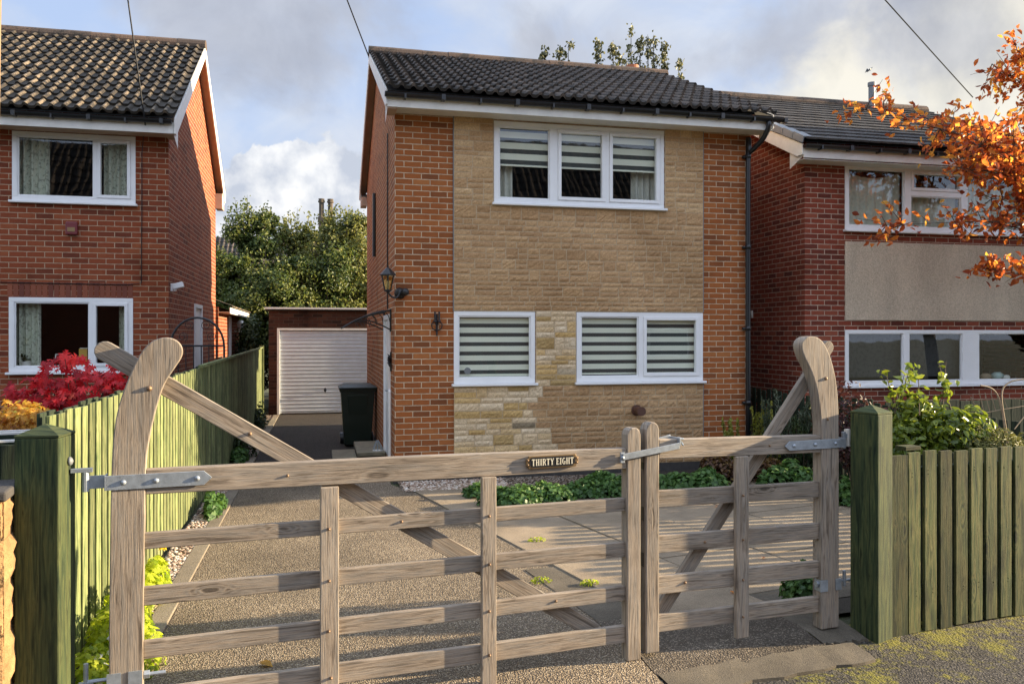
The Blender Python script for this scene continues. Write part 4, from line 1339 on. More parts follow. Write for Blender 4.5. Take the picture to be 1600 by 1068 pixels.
q = [p(226, 197), p(222, 240), p(222, 330), p(221, 442), p(200, 445), p(0, 441)]
cb.tube([Vector((v.x, LY - .012, v.z)) for v in q], .006, 5)
cb.build('wall_cable', 'black_plastic', lh)

# things on the inside sill of the left house
zc = LWl[2] + .062
def sill_item(name, label, cat, px, fn):
    c = p(px, 560)
    t = thing(name, label, cat, (c.x, LY + .18, zc))
    fn(t, Vector((c.x, LY + .18, zc)))
def carton(t, c):
    b = MB(); b.obox(c + Vector((0, 0, .15)), (.055, 0, 0), (0, .03, 0), (0, 0, .15)); b.build('box', 'yellow_card', t, bevel=.004)
    b = MB(); b.obox(c + Vector((.02, 0, .308)), (.06, 0, 0), (0, .035, 0), (0, 0, .006)); b.build('lid', 'rope', t)
sill_item('tall_carton', 'tall yellow carton standing inside the left ground floor window', 'carton', 125, carton)
def frame(t, c):
    b = MB()
    for dx_, dz_, w_, h_ in ((0, .10, .065, .006), (0, .02, .065, .006), (-.06, .06, .006, .04), (.06, .06, .006, .04)):
        b.obox(c + Vector((dx_, 0, dz_ + .12)), (w_, 0, 0), (0, .008, 0), (0, 0, h_))
    b.obox(c + Vector((0, 0, .07)), (.008, 0, 0), (0, .008, 0), (0, 0, .07))
    b.build('frame', 'rope', t)
sill_item('picture_frame', 'small white photo frame on the left ground floor window sill', 'picture frame', 88, frame)
def pot(t, c):
    b = MB(); b.lathe(c, [(0, .05), (.10, .065), (.11, .07), (.12, .07)], 14); b.build('pot', 'rope', t)
    n = 60
    C = np.array(c) + np.array([0, 0, .16]) + rng.normal(0, .04, (n, 3))
    leaf_mesh('plant', C, rng.normal(0, 1, (n, 3)), .05, 'leaf_dark', t)
sill_item('potted_plant', 'white pot with a small plant at the far left of the ground floor window', 'potted plant', 34, pot)

# rear outhouse of the left house
oh = thing('brick_outhouse', 'low brick outhouse with a white window behind the left house', 'outhouse', (-2.9, 20.8, 0))
OY0, OY1, OX = 18.62, 23.2, LX + .05
b = MB()
ow = (20.6, 21.15, .95, 2.35)
wall_x(b, OX, OY0, OY1, 0, 2.5, [ow], face=1)
wall_y(b, OY0, -5.5, OX, 0, 2.5); wall_y(b, OY1, -5.5, OX, 0, 2.5, face=1)
b.build('wall', 'brick_left', oh)
b = MB()
b.box(OX - .05, OX + .012, ow[0], ow[0] + .07, ow[2], ow[3]); b.box(OX - .05, OX + .012, ow[1] - .07, ow[1], ow[2], ow[3]); b.box(OX - .05, OX + .012, ow[0] + .07, ow[1] - .07, ow[3] - .07, ow[3]); b.box(OX - .05, OX + .012, ow[0] + .07, ow[1] - .07, ow[2], ow[2] + .07)
wf = b.build('window', 'upvc', oh)
b = MB(); b.add([(OX - .02, ow[0], ow[2]), (OX - .02, ow[1], ow[2]), (OX - .02, ow[1], ow[3]), (OX - .02, ow[0], ow[3])], [(0, 1, 2, 3)]); b.build('pane', 'glass', wf)
b = MB()
for i in range(7):          # lean-to slope rising away from the drive
    xa = OX + .28 - i * .35; za = 2.5 + i * .13
    b.add([(xa, OY0 + .02, za + .03), (xa, OY1 + .2, za + .03), (xa - .37, OY1 + .2, za + .165), (xa - .37, OY0 + .02, za + .165)], [(0, 1, 2, 3)])
    b.add([(xa, OY0 + .02, za), (xa, OY1 + .2, za), (xa, OY1 + .2, za + .03), (xa, OY0 + .02, za + .03)], [(0, 1, 2, 3)])
b.build('roof', 'tile_left', oh)
for q_ in ((OX + .22, OX + .24, OY0 + .03, OY1 + .18, 2.36, 2.49),):
    b = MB(); b.box(*q_); b.build('fascia', 'upvc_old', oh)
for q_ in ((OX + .005, OX + .22, OY0 + .03, OY1 + .15, 2.38, 2.40),):
    b = MB(); b.box(*q_); b.build('soffit', 'soffit', oh)
pl = thing('post_lantern', 'pale carriage lamp on the outhouse wall behind the left house', 'wall lamp', (OX + .2, 21.9, 2.0))
b = MB(); b.tube([(OX, 21.9, 2.0), (OX + .16, 21.9, 1.98)], .015, 6); b.lathe((OX + .16, 21.9, 1.98), [(0, .05), (.2, .10), (.22, .12), (.30, .03)], 6); b.build('lamp_case', 'upvc_old', pl)

# ================================================================== house on the right
RX0, RX1, RYF, RYR = 6.90, 11.6, 10.72, 17.3
rh = thing('right_house', 'dark red brick house on the right with cream render and a flat grey tiled roof', 'house', (9.3, 14, 0))
p = lambda x, y: atY(x, y, RYF)
rux0 = p(1320, 300).x
RU = (rux0, 11.0, p(1320, 362).z, p(1320, 256).z); RL = (rux0, 11.0, p(1320, 606).z, p(1320, 515).z)
REZ, RRZ, RRY, REY, REB = 4.65, 6.36, 14.1, 10.32, 17.9
b = MB()
wall_y(b, RYF, RX0, RX1, 0, 4.72, [(RU[0] + .01, RU[1] - .01, RU[2] + .02, RU[3]), (RL[0] + .01, RL[1] - .01, RL[2] + .02, RL[3])])
wall_y(b, RYR, RX0, RX1, 0, 4.72, face=1)
wall_x(b, RX0, RYF, RYR, 0, 4.76, face=-1, apex=(RRY, 6.29)); wall_x(b, RX1, RYF, RYR, 0, 4.76, face=1, apex=(RRY, 6.29))
b.build('wall', 'brick_right', rh)
b = MB(); b.box(RX0 + .05, RX1 - .05, RYF + .3, RYR - .05, 2.4, 2.55); b.box(RX0 + .05, RX1 - .05, 12.4, 12.5, .02, 4.7); b.build('room_partition', 'dark_room', rh)
b = MB(); b.box(RU[0] - .0, RU[1], RYF - .018, RYF - .001, p(1320, 500).z, p(1320, 377).z); b.build('render_panel', 'render', rh, bevel=.004)
x1, x2, x3, x4 = (p(q, 300).x for q in (1413, 1421, 1503, 1511))
zt = p(1450, 303).z
w = window(rh, RYF, *RU, [(RU[0] + .06, x1, RU[2] + .10, RU[3] - .06, False), (x2 + .02, x3 - .02, zt + .04, RU[3] - .06, True), (x2 + .02, x3 - .02, RU[2] + .10, zt - .04, False), (x4, RU[1] - .06, RU[2] + .10, RU[3] - .06, False)])
curtain(w, RYF + .14, RU[0] + .05, x1 + .02, RU[2] + .05, RU[3] - .06, 'curtain_net', 7, .018, 'net_curtain', .10)
curtain(w, RYF + .14, x2, x3, RU[2] + .05, RU[3] - .10, 'curtain_net', 6, .018, 'net_curtain', .25)
curtain(w, RYF + .14, x4, RU[1] - .05, RU[2] + .05, RU[3] - .06, 'curtain_net', 14, .018, 'net_curtain', .16)
x1, x2, x3, x4 = (p(q, 560).x for q in (1411, 1420, 1503, 1529))
w = window(rh, RYF, *RL, [(RL[0] + .055, x1, RL[2] + .09, RL[3] - .05, False), (x2, x3, RL[2] + .09, RL[3] - .05, False), (x4, RL[1] - .06, RL[2] + .09, RL[3] - .05, False)])
for (xa, xb) in ((RL[0] + .03, x1 + .03), (x2 - .03, x3 + .03)):
    b = MB(); b.box(xa, xb, RYF + .11, RYF + .115, RL[2] + .15, RL[3]); b.build('roller_blind', 'dark_blind', w)
b = MB(); b.box(RL[0], RL[1], RYF + .06, RYF + .40, RL[2] + .05, RL[2] + .07); b.build('inner_sill', 'upvc_old', w)
gable_roof(rh, 6.66, 11.75, REY, REZ, RRY, RRZ, REB, 'tile_right', 0.30, 0.33, 0.0, flat=True, caps=11)
for q_ in ((6.68, 11.73, 10.40, 10.422, 4.41, 4.57), (6.68, 11.73, 17.78, 17.8, 4.36, 4.52)):
    b = MB(); b.box(*q_); b.build('fascia', 'upvc_old', rh, bevel=.003)
for q_ in ((6.69, 11.72, 10.425, RYF - .002, 4.39, 4.40), (6.69, 11.72, RYR + .002, 17.78, 4.39, 4.40)):
    b = MB(); b.box(*q_); b.build('soffit', 'upvc_old', rh)
for x0_, x1_ in ((6.675, 6.897), (11.603, 11.72)):
    for (ya, yb) in ((REY + .1, RRY), (REB - .1, RRY)):
        b = MB(); b.add([(x0_, ya, REZ - .12), (x1_, ya, REZ - .12), (x1_, yb, RRZ - .10), (x0_, yb, RRZ - .10)], [(0, 1, 2, 3)])
        b.build('verge_soffit', 'upvc_old', rh)
barge(rh, 6.655, REY + .08, REZ - .05, RRY, RRZ - .05, w=.13, side=1, box_end=.14); barge(rh, 6.655, REB - .08, REZ - .05, RRY, RRZ - .05, w=.13, side=1, box_end=.14)
barge(rh, 11.76, REY + .08, REZ - .05, RRY, RRZ - .05, w=.13, side=-1, box_end=.14)
b = MB()      # grey cloaking tiles along the left verge
e = Vector((0, RRY - REY, RRZ - REZ)); L = e.length; e /= L; nn = Vector((0, -e.z, e.y))
for i in range(14):
    c = Vector((6.69, REY, REZ)) + e * (i + .5) * L / 14 + nn * (.036 + .0)
    b.obox(c, (.07, 0, 0), e * (L / 28 - .006) + nn * .006, nn * .012)
    b.obox(c + Vector((-.062, 0, 0)) - nn * .05, (.008, 0, 0), e * (L / 28 - .006), nn * .042)
b.build('verge_tiles', 'lead', rh, bevel=.003)
gutter(rh, 6.66, 11.75, 10.345, 4.585)
q = atY(1362, 165, 14.0)
b = MB(); b.lathe((q.x, 14.0, 6.2), [(0, .06), (.55, .06), (.551, .075), (.62, .075), (.62, .02)], 12); b.build('flue_pipe', 'lead', rh)
b = MB(); c = atY(1178, 481, 12.0); b.box(RX0 - .02, RX0 - .001, 12.2, 12.42, 2.17, 2.29)
for i in range(4):
    b.box(RX0 - .026, RX0 - .02, 12.215, 12.405, 2.185 + i * .025, 2.195 + i * .025)
b.build('air_brick', 'upvc_old', rh)
# shells on its inside sill
zc = RL[2] + .072
for i, (px, rr_, mt, lab) in enumerate([(1536, .05, 'rope', 'small white stone at the left end of the right house lower sill'), (1574, .085, 'teal_item', 'pale teal shell on the inside sill of the right house'), (1588, .055, 'rope', 'white pointed shell on the inside sill beside the teal shell'), (1555, .075, 'twig', 'brown driftwood lump on the inside sill of the right house')]):
    c = p(px, 590)
    b = MB()
    V, F = [], []
    for j in range(5):
        for kx in range(9):
            t = 2 * math.pi * kx / 9; f_ = math.sin(math.pi * (j + .4) / 5.2) * (1 + .25 * math.sin(3 * t + i))
            V.append((c.x + rr_ * 1.3 * f_ * math.cos(t), RYF + .2 + rr_ * f_ * math.sin(t) * .7, zc + rr_ * 1.5 * j / 4))
    for j in range(4):
        for kx in range(9):
            F.append((j * 9 + kx, j * 9 + (kx + 1) % 9, j * 9 + 9 + (kx + 1) % 9, j * 9 + 9 + kx))
    F += [tuple(range(8, -1, -1)), tuple(range(36, 45))]
    b.add(V, F)
    tag(b.build('shell' if mt != 'twig' else 'driftwood', mt, smooth=True), lab, 'ornament')

# ================================================================== garage
gy = 20.30
ga = thing('garage', 'low brick garage with a white ribbed door at the end of the drive', 'garage', (.4, 22.5, 0))
dz1 = 2.06
b = MB()
wall_y(b, gy, -1.22, 2.3, 0, 2.48, [(-1.03, 1.25, 0.0, dz1)], reveal=.08)
wall_x(b, -1.22, gy, 25.6, 0, 2.48, face=-1); wall_x(b, 2.3, gy, 25.6, 0, 2.48, face=1); wall_y(b, 25.6, -1.22, 2.3, 0, 2.48, face=1)
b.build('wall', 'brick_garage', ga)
b = MB(); b.box(-1.30, 2.4, gy - .06, 25.7, 2.49, 2.55); b.build('flat_roof', 'plinth', ga)
b = MB(); b.box(-1.31, 2.41, gy - .075, gy - .061, 2.515, 2.56); b.build('roof_trim', 'upvc_old', ga)
b = MB(); b.box(-1.03, -.97, gy - .02, gy + .06, 0.003, dz1); b.box(1.19, 1.25, gy - .02, gy + .06, 0.003, dz1); b.box(-.97, 1.19, gy - .02, gy + .06, dz1 - .05, dz1)
b.build('door_frame', 'upvc_old', ga, bevel=.004)
M['door_paint'] = mat_plain('lilac_white_door_paint', (0.68, 0.73, 0.78), 0.45, vary=.1)
b = MB()
n = 22; h = (dz1 - .06 - .015) / n
for i in range(n):
    z = .015 + i * h
    b.add([(-.965, gy + .02, z + .012), (1.185, gy + .02, z + .012), (1.185, gy + .008, z + h - .012), (-.965, gy + .008, z + h - .012)], [(0, 1, 2, 3)], r=.5)
    b.add([(-.965, gy + .008, z + h - .012), (1.185, gy + .008, z + h - .012), (1.185, gy + .034, z + h), (-.965, gy + .034, z + h)], [(0, 1, 2, 3)], r=.5)
    b.add([(-.965, gy + .034, z), (1.185, gy + .034, z), (1.185, gy + .02, z + .012), (-.965, gy + .02, z + .012)], [(0, 1, 2, 3)], r=.5)
gd = b.build('garage_door', 'door_paint', ga)
q = atY(508, 609, gy)
b = MB(); b.lathe((q.x, gy + .01, q.z), [(0, .035), (.01, .035), (.011, .015), (.05, .015)], 12, (0, -1, 0)); b.obox((q.x, gy - .045, q.z), (.012, 0, 0), (0, .008, 0), (0, 0, .06)); b.build('handle', 'black_plastic', gd)

# house far behind the trees, only its stack shows
M['soot'] = mat_plain('sooty_stone', (0.10, 0.078, 0.055), .9, vary=.4, scale=2)
dh = thing('distant_house', 'old house far beyond the trees of which only the tall twin chimney pots show', 'house', (-1.0, 60, 0))
q = atY(510, 330, 60)
b = MB(); wall_y(b, 56, q.x - 8, q.x + 5, 0, 5.5); wall_x(b, q.x - 8, 56, 64, 0, 5.5, face=-1, apex=(60, 8.6)); wall_x(b, q.x + 5, 56, 64, 0, 5.5, apex=(60, 8.6)); wall_y(b, 64, q.x - 8, q.x + 5, 0, 5.5, face=1)
b.build('wall', 'brick_garage', dh)
b = MB(); pantiles(b, q.x - 8.2, q.x + 5.2, 55.7, 5.4, 60, 8.7, .6, .6, .04); pantiles(b, q.x - 8.2, q.x + 5.2, 64.3, 5.4, 60, 8.7, .6, .6, .04); rf = b.build('roof', 'tile_main', dh)
zt = q.z - .40
b = MB(); b.box(q.x - .55, q.x + .45, 59.6, 60.4, 7.5, zt - .35); b.box(q.x - .60, q.x + .50, 59.5, 60.5, zt - .35, zt - .15); b.build('chimney_stack', 'soot', rf)
for dx_ in (-.34, .28):
    b = MB(); b.lathe((q.x + dx_, 60, zt - .15), [(0, .28), (.12, .25), (.2, .18), (1.15, .17), (1.16, .24), (1.28, .24), (1.29, .19), (1.42, .22)], 8); b.build('chimney_pot', 'soot', rf)

# ================================================================== timber gates
def outline(pts2, off):
    return [G(a, off, z) for a, z in pts2]
def smooth2(pts, n=5):
    return [(v.x, v.z) for v in smooth_pts([Vector((a, 0, z)) for a, z in pts], n)]
def gboard(name, t, a0, z0, a1, z1, w, f0, f1, bev=.004, mat='gate_wood'):
    """straight board in the gate plane; w across, from offset f0 (front) to f1 (back)"""
    b = MB()
    b.bar(G(a0, (f0 + f1) / 2, z0), G(a1, (f0 + f1) / 2, z1), w, abs(f0 - f1), GN)
    return b.build(name, mat, t, bevel=bev)
def gbox(name, t, a0, a1, z0, z1, f0, f1, bev=.004, mat='gate_wood'):
    if a1 - a0 > z1 - z0:
        return gboard(name, t, a0, (z0 + z1) / 2, a1, (z0 + z1) / 2, z1 - z0, f0, f1, bev, mat)
    return gboard(name, t, (a0 + a1) / 2, z0, (a0 + a1) / 2, z1, a1 - a0, f0, f1, bev, mat)
def bolt(parent, a, f, z, r=.0075, h=.012, mat='bolt'):
    b = MB(); b.dome(G(a, f - .001, z), r, h, GN, 8)
    return b.build('bolt', mat, parent, smooth=True)

RAILS = [(.862, .938), (.596, .682), (.345, .428), (.100, .198)]
# ---- wide leaf
gA = thing('timber_gate', 'wide left leaf of the weathered timber gate carrying the THIRTY EIGHT plate', 'gate', G(-2.7, -.04, 0), 'pair of timber gate leaves')
heel = [(-3.958, -.02), (-3.955, .6), (-3.946, 1.20), (-3.934, 1.36), (-3.905, 1.51), (-3.868, 1.635), (-3.822, 1.715), (-3.792, 1.765), (-3.785, 1.805), (-3.803, 1.842), (-3.84, 1.862), (-3.885, 1.860), (-3.935, 1.832), (-3.985, 1.755), (-4.048, 1.59), (-4.078, 1.44), (-4.092, 1.2), (-4.100, .6), (-4.102, -.02)]
b = MB(); b.prism(outline(smooth2(heel, 4), 0.0), GN * -.075, (0, 0, 1), .4)
hs = b.build('hinge_stile', 'gate_wood', gA, bevel=.005)
bolt(hs, -3.93, 0, 1.625, .013, .014)
mst = [(-1.428, -.01), (-1.428, 1.30), (-1.415, 1.325), (-1.39, 1.338), (-1.345, 1.338), (-1.322, 1.325), (-1.311, 1.30), (-1.311, -.01)]
b = MB(); b.prism(outline([(-1.400 + (a + 1.428) * .76, z) for a, z in mst], 0.0), GN * -.075, (0, 0, 1), .6)
ms = b.build('meeting_stile', 'gate_wood', gA, bevel=.006)
# top rail: tapers a little towards the latch
b = MB()
b.prism(outline([(-3.946, 1.127), (-2.6, 1.112), (-1.401, 1.104), (-1.401, 1.222), (-2.6, 1.238), (-3.946, 1.243)], -.006), GN * -.062, GU, .5)
tr = b.build('top_rail', 'gate_wood', gA, bevel=.005)
bolt(tr, -3.30, -.006, 1.178)
for (z0, z1) in RAILS:
    r = gboard('rail', gA, -3.957, (z0 + z1) / 2 + .004, -1.401, (z0 + z1) / 2 - .006, z1 - z0, -.022, -.056)
for a0, a1 in ((-3.142, -3.050), (-2.287, -2.205)):
    bt = gbox('batten', gA, a0, a1, -.015 if a0 > -3 else -.02, 1.109, .012, -.0215)
    for (z0, z1) in RAILS:
        bolt(bt, (a0 + a1) / 2 + random.uniform(-.006, .006), .012, (z0 + z1) / 2, .008, .016)
# brace runs behind the rails, rounded at the head
def brace(t, a0, z0, a1, z1, w, f0, f1, r):
    d = Vector((a1 - a0, 0, z1 - z0)).normalized(); s = Vector((-d.z, 0, d.x)) * (w / 2)
    P = []
    for i in range(9):
        q = math.pi / 2 + math.pi * i / 8
        v = Vector((a0, 0, z0)) + d * (w / 2) * math.cos(q) + s * math.sin(q) + d * w / 2
        P.append((v.x, v.z))
    e = Vector((a1, 0, z1))
    P += [((e - s).x, (e - s).z), ((e + s).x, (e + s).z)]
    b = MB(); b.prism(outline(P, f0), GN * (f1 - f0), G(a1, 0, z1) - G(a0, 0, z0), r)
    return b.build('brace', 'gate_wood', t, bevel=.004)
br = brace(gA, -4.165, 1.825, -1.56, .155, .092, -.0765, -.112, .3)
bolt(br, -3.475, -.0765, 1.385, .010, .012)
for (a, z) in ((-2.72, .90), (-1.84, .385)):
    bolt(tr, a, -.022, z, .008, .012)
# hinge strap with cranked end
def strap(t, a0, a1, z, h, point_left, bolts, f=.001):
    b = MB()
    q = h * .55
    P = [(a0, z - h / 2), (a1, z - h / 2), (a1, z + h / 2), (a0, z + h / 2)]
    if point_left:
        P = [(a0, z), (a0 + q, z - h / 2), (a1, z - h / 2), (a1, z + h / 2), (a0 + q, z + h / 2)]
    else:
        P = [(a0, z - h / 2), (a1 - q, z - h / 2), (a1, z), (a1 - q, z + h / 2), (a0, z + h / 2)]
    b.prism(outline(P, f), GN * .006, GU)
    s = b.build('hinge_strap', 'galv', t, bevel=.0015)
    for a in bolts:
        bb = MB(); bb.dome(G(a, f + .006, z), .013, .011, GN, 10); bb.build('bolt', 'galv', s, smooth=True)
    return s
s = strap(gA, -4.112, -3.652, 1.192, .068, False, (-4.04, -3.90, -3.72))
b = MB()
b.obox(G(-4.116, -.033, 1.192), GU * .004, GN * .040, Vector((0, 0, .034)))
b.obox(G(-4.155, -.02, 1.197), GU * .038, GN * .004, Vector((0, 0, .030)))
b.tube([G(-4.20, -.02, 1.155), G(-4.20, -.02, 1.245)], .016, 10)
b.obox(G(-4.215, -.02, 1.254), GU * .045, GN * .014, Vector((0, 0, .009)))
b.build('hinge_knuckle', 'galv', s, bevel=.001)
b = MB()
for a in (-4.098, -3.972):
    b.obox(G(a + (.018 if a < -4 else -.018), .0035, .275), GU * .030, GN * .003, Vector((0, 0, .034)))
b.tube([G(-4.21, -.03, .275), G(-3.86, -.03, .275)], .009, 8)
b.tube([G(-3.955, -.03, .275), G(-3.93, -.03, .275)], .02, 6)
b.tube([G(-4.20, -.03, .25), G(-4.20, -.03, .36)], .011, 8)
b.obox(G(-4.20, -.03, .262), GU * .03, GN * .012, Vector((0, 0, .012)))
b.build('lower_hinge', 'galv', gA)
# throw-over loop
b = MB()
b.obox(G(-1.437, .008, 1.172), GU * .013, GN * .006, Vector((0, 0, .030)))
b.bar(G(-1.435, .016, 1.176), G(-1.062, .016, 1.224), .036, .006, GN)
b.bar(G(-1.436, -.078, 1.190), G(-1.062, -.082, 1.262), .036, .006, GN)
b.obox(G(-1.058, -.033, 1.246), GU * .005, GN * .052, Vector((0, 0, .024)))
b.obox(G(-1.040, -.02, 1.262), GU * .014, GN * .03, Vector((0, 0, .005)))
b.tube([G(-1.037, .02, 1.225), G(-1.037, -.03, 1.262)], .006, 6)
lt = b.build('throw_over_latch', 'galv', gA, bevel=.0015)
b = MB(); b.dome(G(-1.438, .014, 1.172), .012, .010, GN, 10); b.build('bolt', 'galv', lt, smooth=True)
# number plate with raised lettering
PA0, PA1, PZ0, PZ1 = -2.030, -1.716, 1.139, 1.209
pc, ph = (PA0 + PA1) / 2, (PA1 - PA0) / 2
pz, pzh = (PZ0 + PZ1) / 2, (PZ1 - PZ0) / 2
def plate_outline(sx, sz):
    P = []
    base = [(-1, -.55), (-.93, -.62), (-.90, -1), (.90, -1), (.93, -.62), (1, -.55), (1, .55), (.93, .62), (.90, 1), (-.90, 1), (-.93, .62), (-1, .55)]
    return [(pc + x * ph * sx, pz + z * pzh * sz) for x, z in base]
tilt = -.006
b = MB(); b.prism(outline(plate_outline(1, 1), -.004), GN * .014, GU)
pl = b.build('name_plate', 'bronze', gA, bevel=.002)
b = MB(); b.prism(outline(plate_outline(.88, .80), .0095), GN * .0025, GU)
b.build('plate_field', 'black_iron', pl)
LET = {   # stroke font with serifs: (x0,z0,x1,z1,width) on a unit box, z up
 'T': (.62, [(.31, 0, .31, 1, .20), (.0, .93, .62, .93, .13), (.03, .78, .03, 1, .07), (.59, .78, .59, 1, .07), (.16, .04, .46, .04, .08)]),
 'H': (.74, [(.15, 0, .15, 1, .19), (.59, 0, .59, 1, .19), (.15, .5, .59, .5, .09), (0, .04, .30, .04, .08), (.44, .04, .74, .04, .08), (0, .96, .30, .96, .08), (.44, .96, .74, .96, .08)]),
 'I': (.32, [(.16, 0, .16, 1, .20), (0, .04, .32, .04, .08), (0, .96, .32, .96, .08)]),
 'R': (.70, [(.15, 0, .15, 1, .19), (0, .04, .30, .04, .08), (0, .95, .42, .95, .10), (.15, .50, .42, .50, .09), (.42, .95, .56, .84, .14), (.56, .84, .56, .62, .17), (.56, .62, .42, .50, .14), (.36, .50, .62, .04, .16), (.55, .04, .72, .04, .08)]),
 'Y': (.68, [(.34, 0, .34, .48, .19), (.34, .46, .08, .97, .17), (.34, .46, .60, .97, .11), (.19, .04, .49, .04, .08), (0, .96, .24, .96, .08), (.48, .96, .70, .96, .08)]),
 'E': (.60, [(.15, 0, .15, 1, .19), (0, .05, .58, .05, .10), (0, .95, .56, .95, .10), (.15, .52, .42, .52, .09), (.56, .05, .56, .24, .07), (.54, .78, .54, .95, .07), (.42, .42, .42, .62, .06)]),
 'G': (.68, [(.12, .28, .12, .72, .19), (.12, .72, .26, .95, .15), (.26, .95, .48, .95, .10), (.48, .95, .60, .80, .10), (.12, .28, .26, .05, .15), (.26, .05, .50, .05, .10), (.56, .02, .56, .42, .17), (.40, .44, .70, .44, .08)]),
}
txt = 'THIRTY EIGHT'
wtot = sum(.34 if c == ' ' else LET[c][0] + .14 for c in txt) - .14
hh = .036; sxx = (2 * ph * .80) / wtot
a = pc - wtot * sxx / 2
b = MB()
lay = 0
for c in txt:
    if c == ' ':
        a += .34 * sxx; continue
    for (x0_, q0, x1_, q1, ww) in LET[c][1]:
        p0 = G(a + x0_ * sxx, .0125, pz - hh / 2 + q0 * hh); p1 = G(a + x1_ * sxx, .0125, pz - hh / 2 + q1 * hh)
        lay = (lay + 1) % 7
        wd = ww * (sxx if abs(q1 - q0) > abs(x1_ - x0_) else hh)
        b.bar(p0, p1, wd, .0022 + lay * .0002, GN)
    a += (LET[c][0] + .14) * sxx
b.build('lettering', 'gold', pl)
for s_ in (-1, 1):
    for zz in (-.35, .35):
        bolt(pl, pc + s_ * ph * .94, .010, pz + zz * pzh, .006, .005)

# ---- narrow leaf
gB = thing('timber_gate', 'narrow right leaf of the weathered timber gate next to the dark green post', 'gate', G(-.6, -.04, 0), 'pair of timber gate leaves')
heelR = [(-.003, 0), (-.003, .7), (-.003, 1.22), (-.012, 1.38), (-.04, 1.53), (-.085, 1.65), (-.135, 1.735), (-.158, 1.79), (-.155, 1.832), (-.12, 1.862), (-.075, 1.868), (-.03, 1.860), (.02, 1.82), (.072, 1.725), (.112, 1.59), (.130, 1.44), (.136, 1.2), (.136, .6), (.136, 0)]
b = MB(); b.prism(outline(smooth2(heelR, 4), 0.0), GN * -.085, (0, 0, 1), .75)
hs = b.build('hinge_stile', 'gate_wood', gB, bevel=.006)
bolt(hs, .03, 0, 1.60, .012, .012); bolt(hs, .045, 0, 1.34, .010, .010)
b = MB(); b.prism(outline([(-1.276, .018), (-1.276, 1.325), (-1.262, 1.352), (-1.240, 1.367), (-1.215, 1.365), (-1.198, 1.35), (-1.188, 1.325), (-1.188, .018)], 0), GN * -.080, (0, 0, 1), .2)
ms = b.build('meeting_stile', 'gate_wood', gB, bevel=.006)
for z0, z1 in ((1.09, 1.13), (.79, .87), (.52, .60)):
    bb = MB(); bb.obox(G(-1.2775, -.04, (z0 + z1) / 2), GU * .0015, GN * .012, Vector((0, 0, (z1 - z0) / 2))); bb.build('mortice', 'black_iron', ms)
b = MB(); b.prism(outline([(-1.187, 1.150), (-.004, 1.128), (-.004, 1.230), (-.03, 1.240), (-1.187, 1.262)], -.006), GN * -.062, GU, .65)
tr = b.build('top_rail', 'gate_wood', gB, bevel=.005)
bolt(tr, -.40, -.006, 1.19)
for (z0, z1) in [(.846, .946), (.578, .680), (.334, .440), (.112, .212)]:
    gboard('rail', gB, -1.187, (z0 + z1) / 2 + .014, -.004, (z0 + z1) / 2 - .006, z1 - z0, -.022, -.056)
bt = gbox('batten', gB, -.657, -.566, .03, 1.137, .012, -.0215)
for z in (.90, .63, .385, .16):
    bolt(bt, -.61, .012, z, .008, .014)
br = brace(gB, .155, 1.83, -1.135, .20, .085, -.0865, -.122, .15)
for (a, z) in ((-.86, .63), (-1.0, .40)):
    bolt(tr, a, -.022, z, .009, .012)
s = strap(gB, -.292, .182, 1.183, .058, True, (-.225, -.06, .10))
b = MB(); b.obox(G(.186, -.036, 1.183), GU * .004, GN * .043, Vector((0, 0, .029))); b.tube([G(.20, -.03, 1.14), G(.20, -.03, 1.25)], .014, 10); b.obox(G(.215, -.03, 1.225), GU * .02, GN * .014, Vector((0, 0, .012)))
b.build('hinge_knuckle', 'galv', s, bevel=.001)
b = MB()
b.obox(G(.012, .0035, .278), GU * .030, GN * .003, Vector((0, 0, .036))); b.obox(G(.128, .0035, .278), GU * .022, GN * .003, Vector((0, 0, .036)))
b.obox(G(-.0065, -.03, .278), GU * .003, GN * .03, Vector((0, 0, .036)))
b.tube([G(-.022, -.03, .285), G(.25, -.03, .285)], .009, 8); b.tube([G(-.024, -.03, .285), G(-.008, -.03, .285)], .02, 6); b.tube([G(.205, -.03, .25), G(.205, -.03, .35)], .011, 8)
b.build('lower_hinge', 'galv', gB)

# ---- posts
def post(name, label, a0, a1, f0, f1, ztop, zbot, peak=.045, mat='post_wood', turn=0.0):
    c = G((a0 + a1) / 2, (f0 + f1) / 2, zbot)
    t = thing(name, label, 'gate post', c, 'green gate posts')
    b = MB()
    ct, st_ = math.cos(math.radians(turn)), math.sin(math.radians(turn))
    uu, vv = GU * ct + GN * st_, GN * ct - GU * st_
    m0 = G((a0 + a1) / 2, (f0 + f1) / 2, 0); ha, hf = (a1 - a0) / 2, (f0 - f1) / 2
    P = [m0 - uu * ha + vv * hf, m0 + uu * ha + vv * hf, m0 + uu * ha - vv * hf, m0 - uu * ha - vv * hf]
    b.bar(m0 + Vector((0, 0, zbot)), m0 + Vector((0, 0, ztop)), a1 - a0, abs(f0 - f1), vv)
    b.build('shaft', mat, t, bevel=.006)
    b = MB()
    V = [Vector((p.x, p.y, ztop + .002)) for p in P] + [Vector((p.x, p.y, ztop + .012)) for p in P] + [G((a0 + a1) / 2, (f0 + f1) / 2, ztop + .012 + peak)]
    b.add(V, [(0, 1, 5, 4), (1, 2, 6, 5), (2, 3, 7, 6), (3, 0, 4, 7), (4, 5, 8), (5, 6, 8), (6, 7, 8), (7, 4, 8)], [[(.1, .1), (.2, .1), (.2, .15), (.1, .15)]] * 4 + [[(.3, .1), (.45, .13), (.4, .2)]] * 4)
    b.build('pyramid_cap', mat, t)
    return t
tl = post('gate_post', 'thick dark green gate post at the left end of the gate beside the stone wall', -4.455, -4.268, .075, -.105, 1.418, -.12, turn=14)
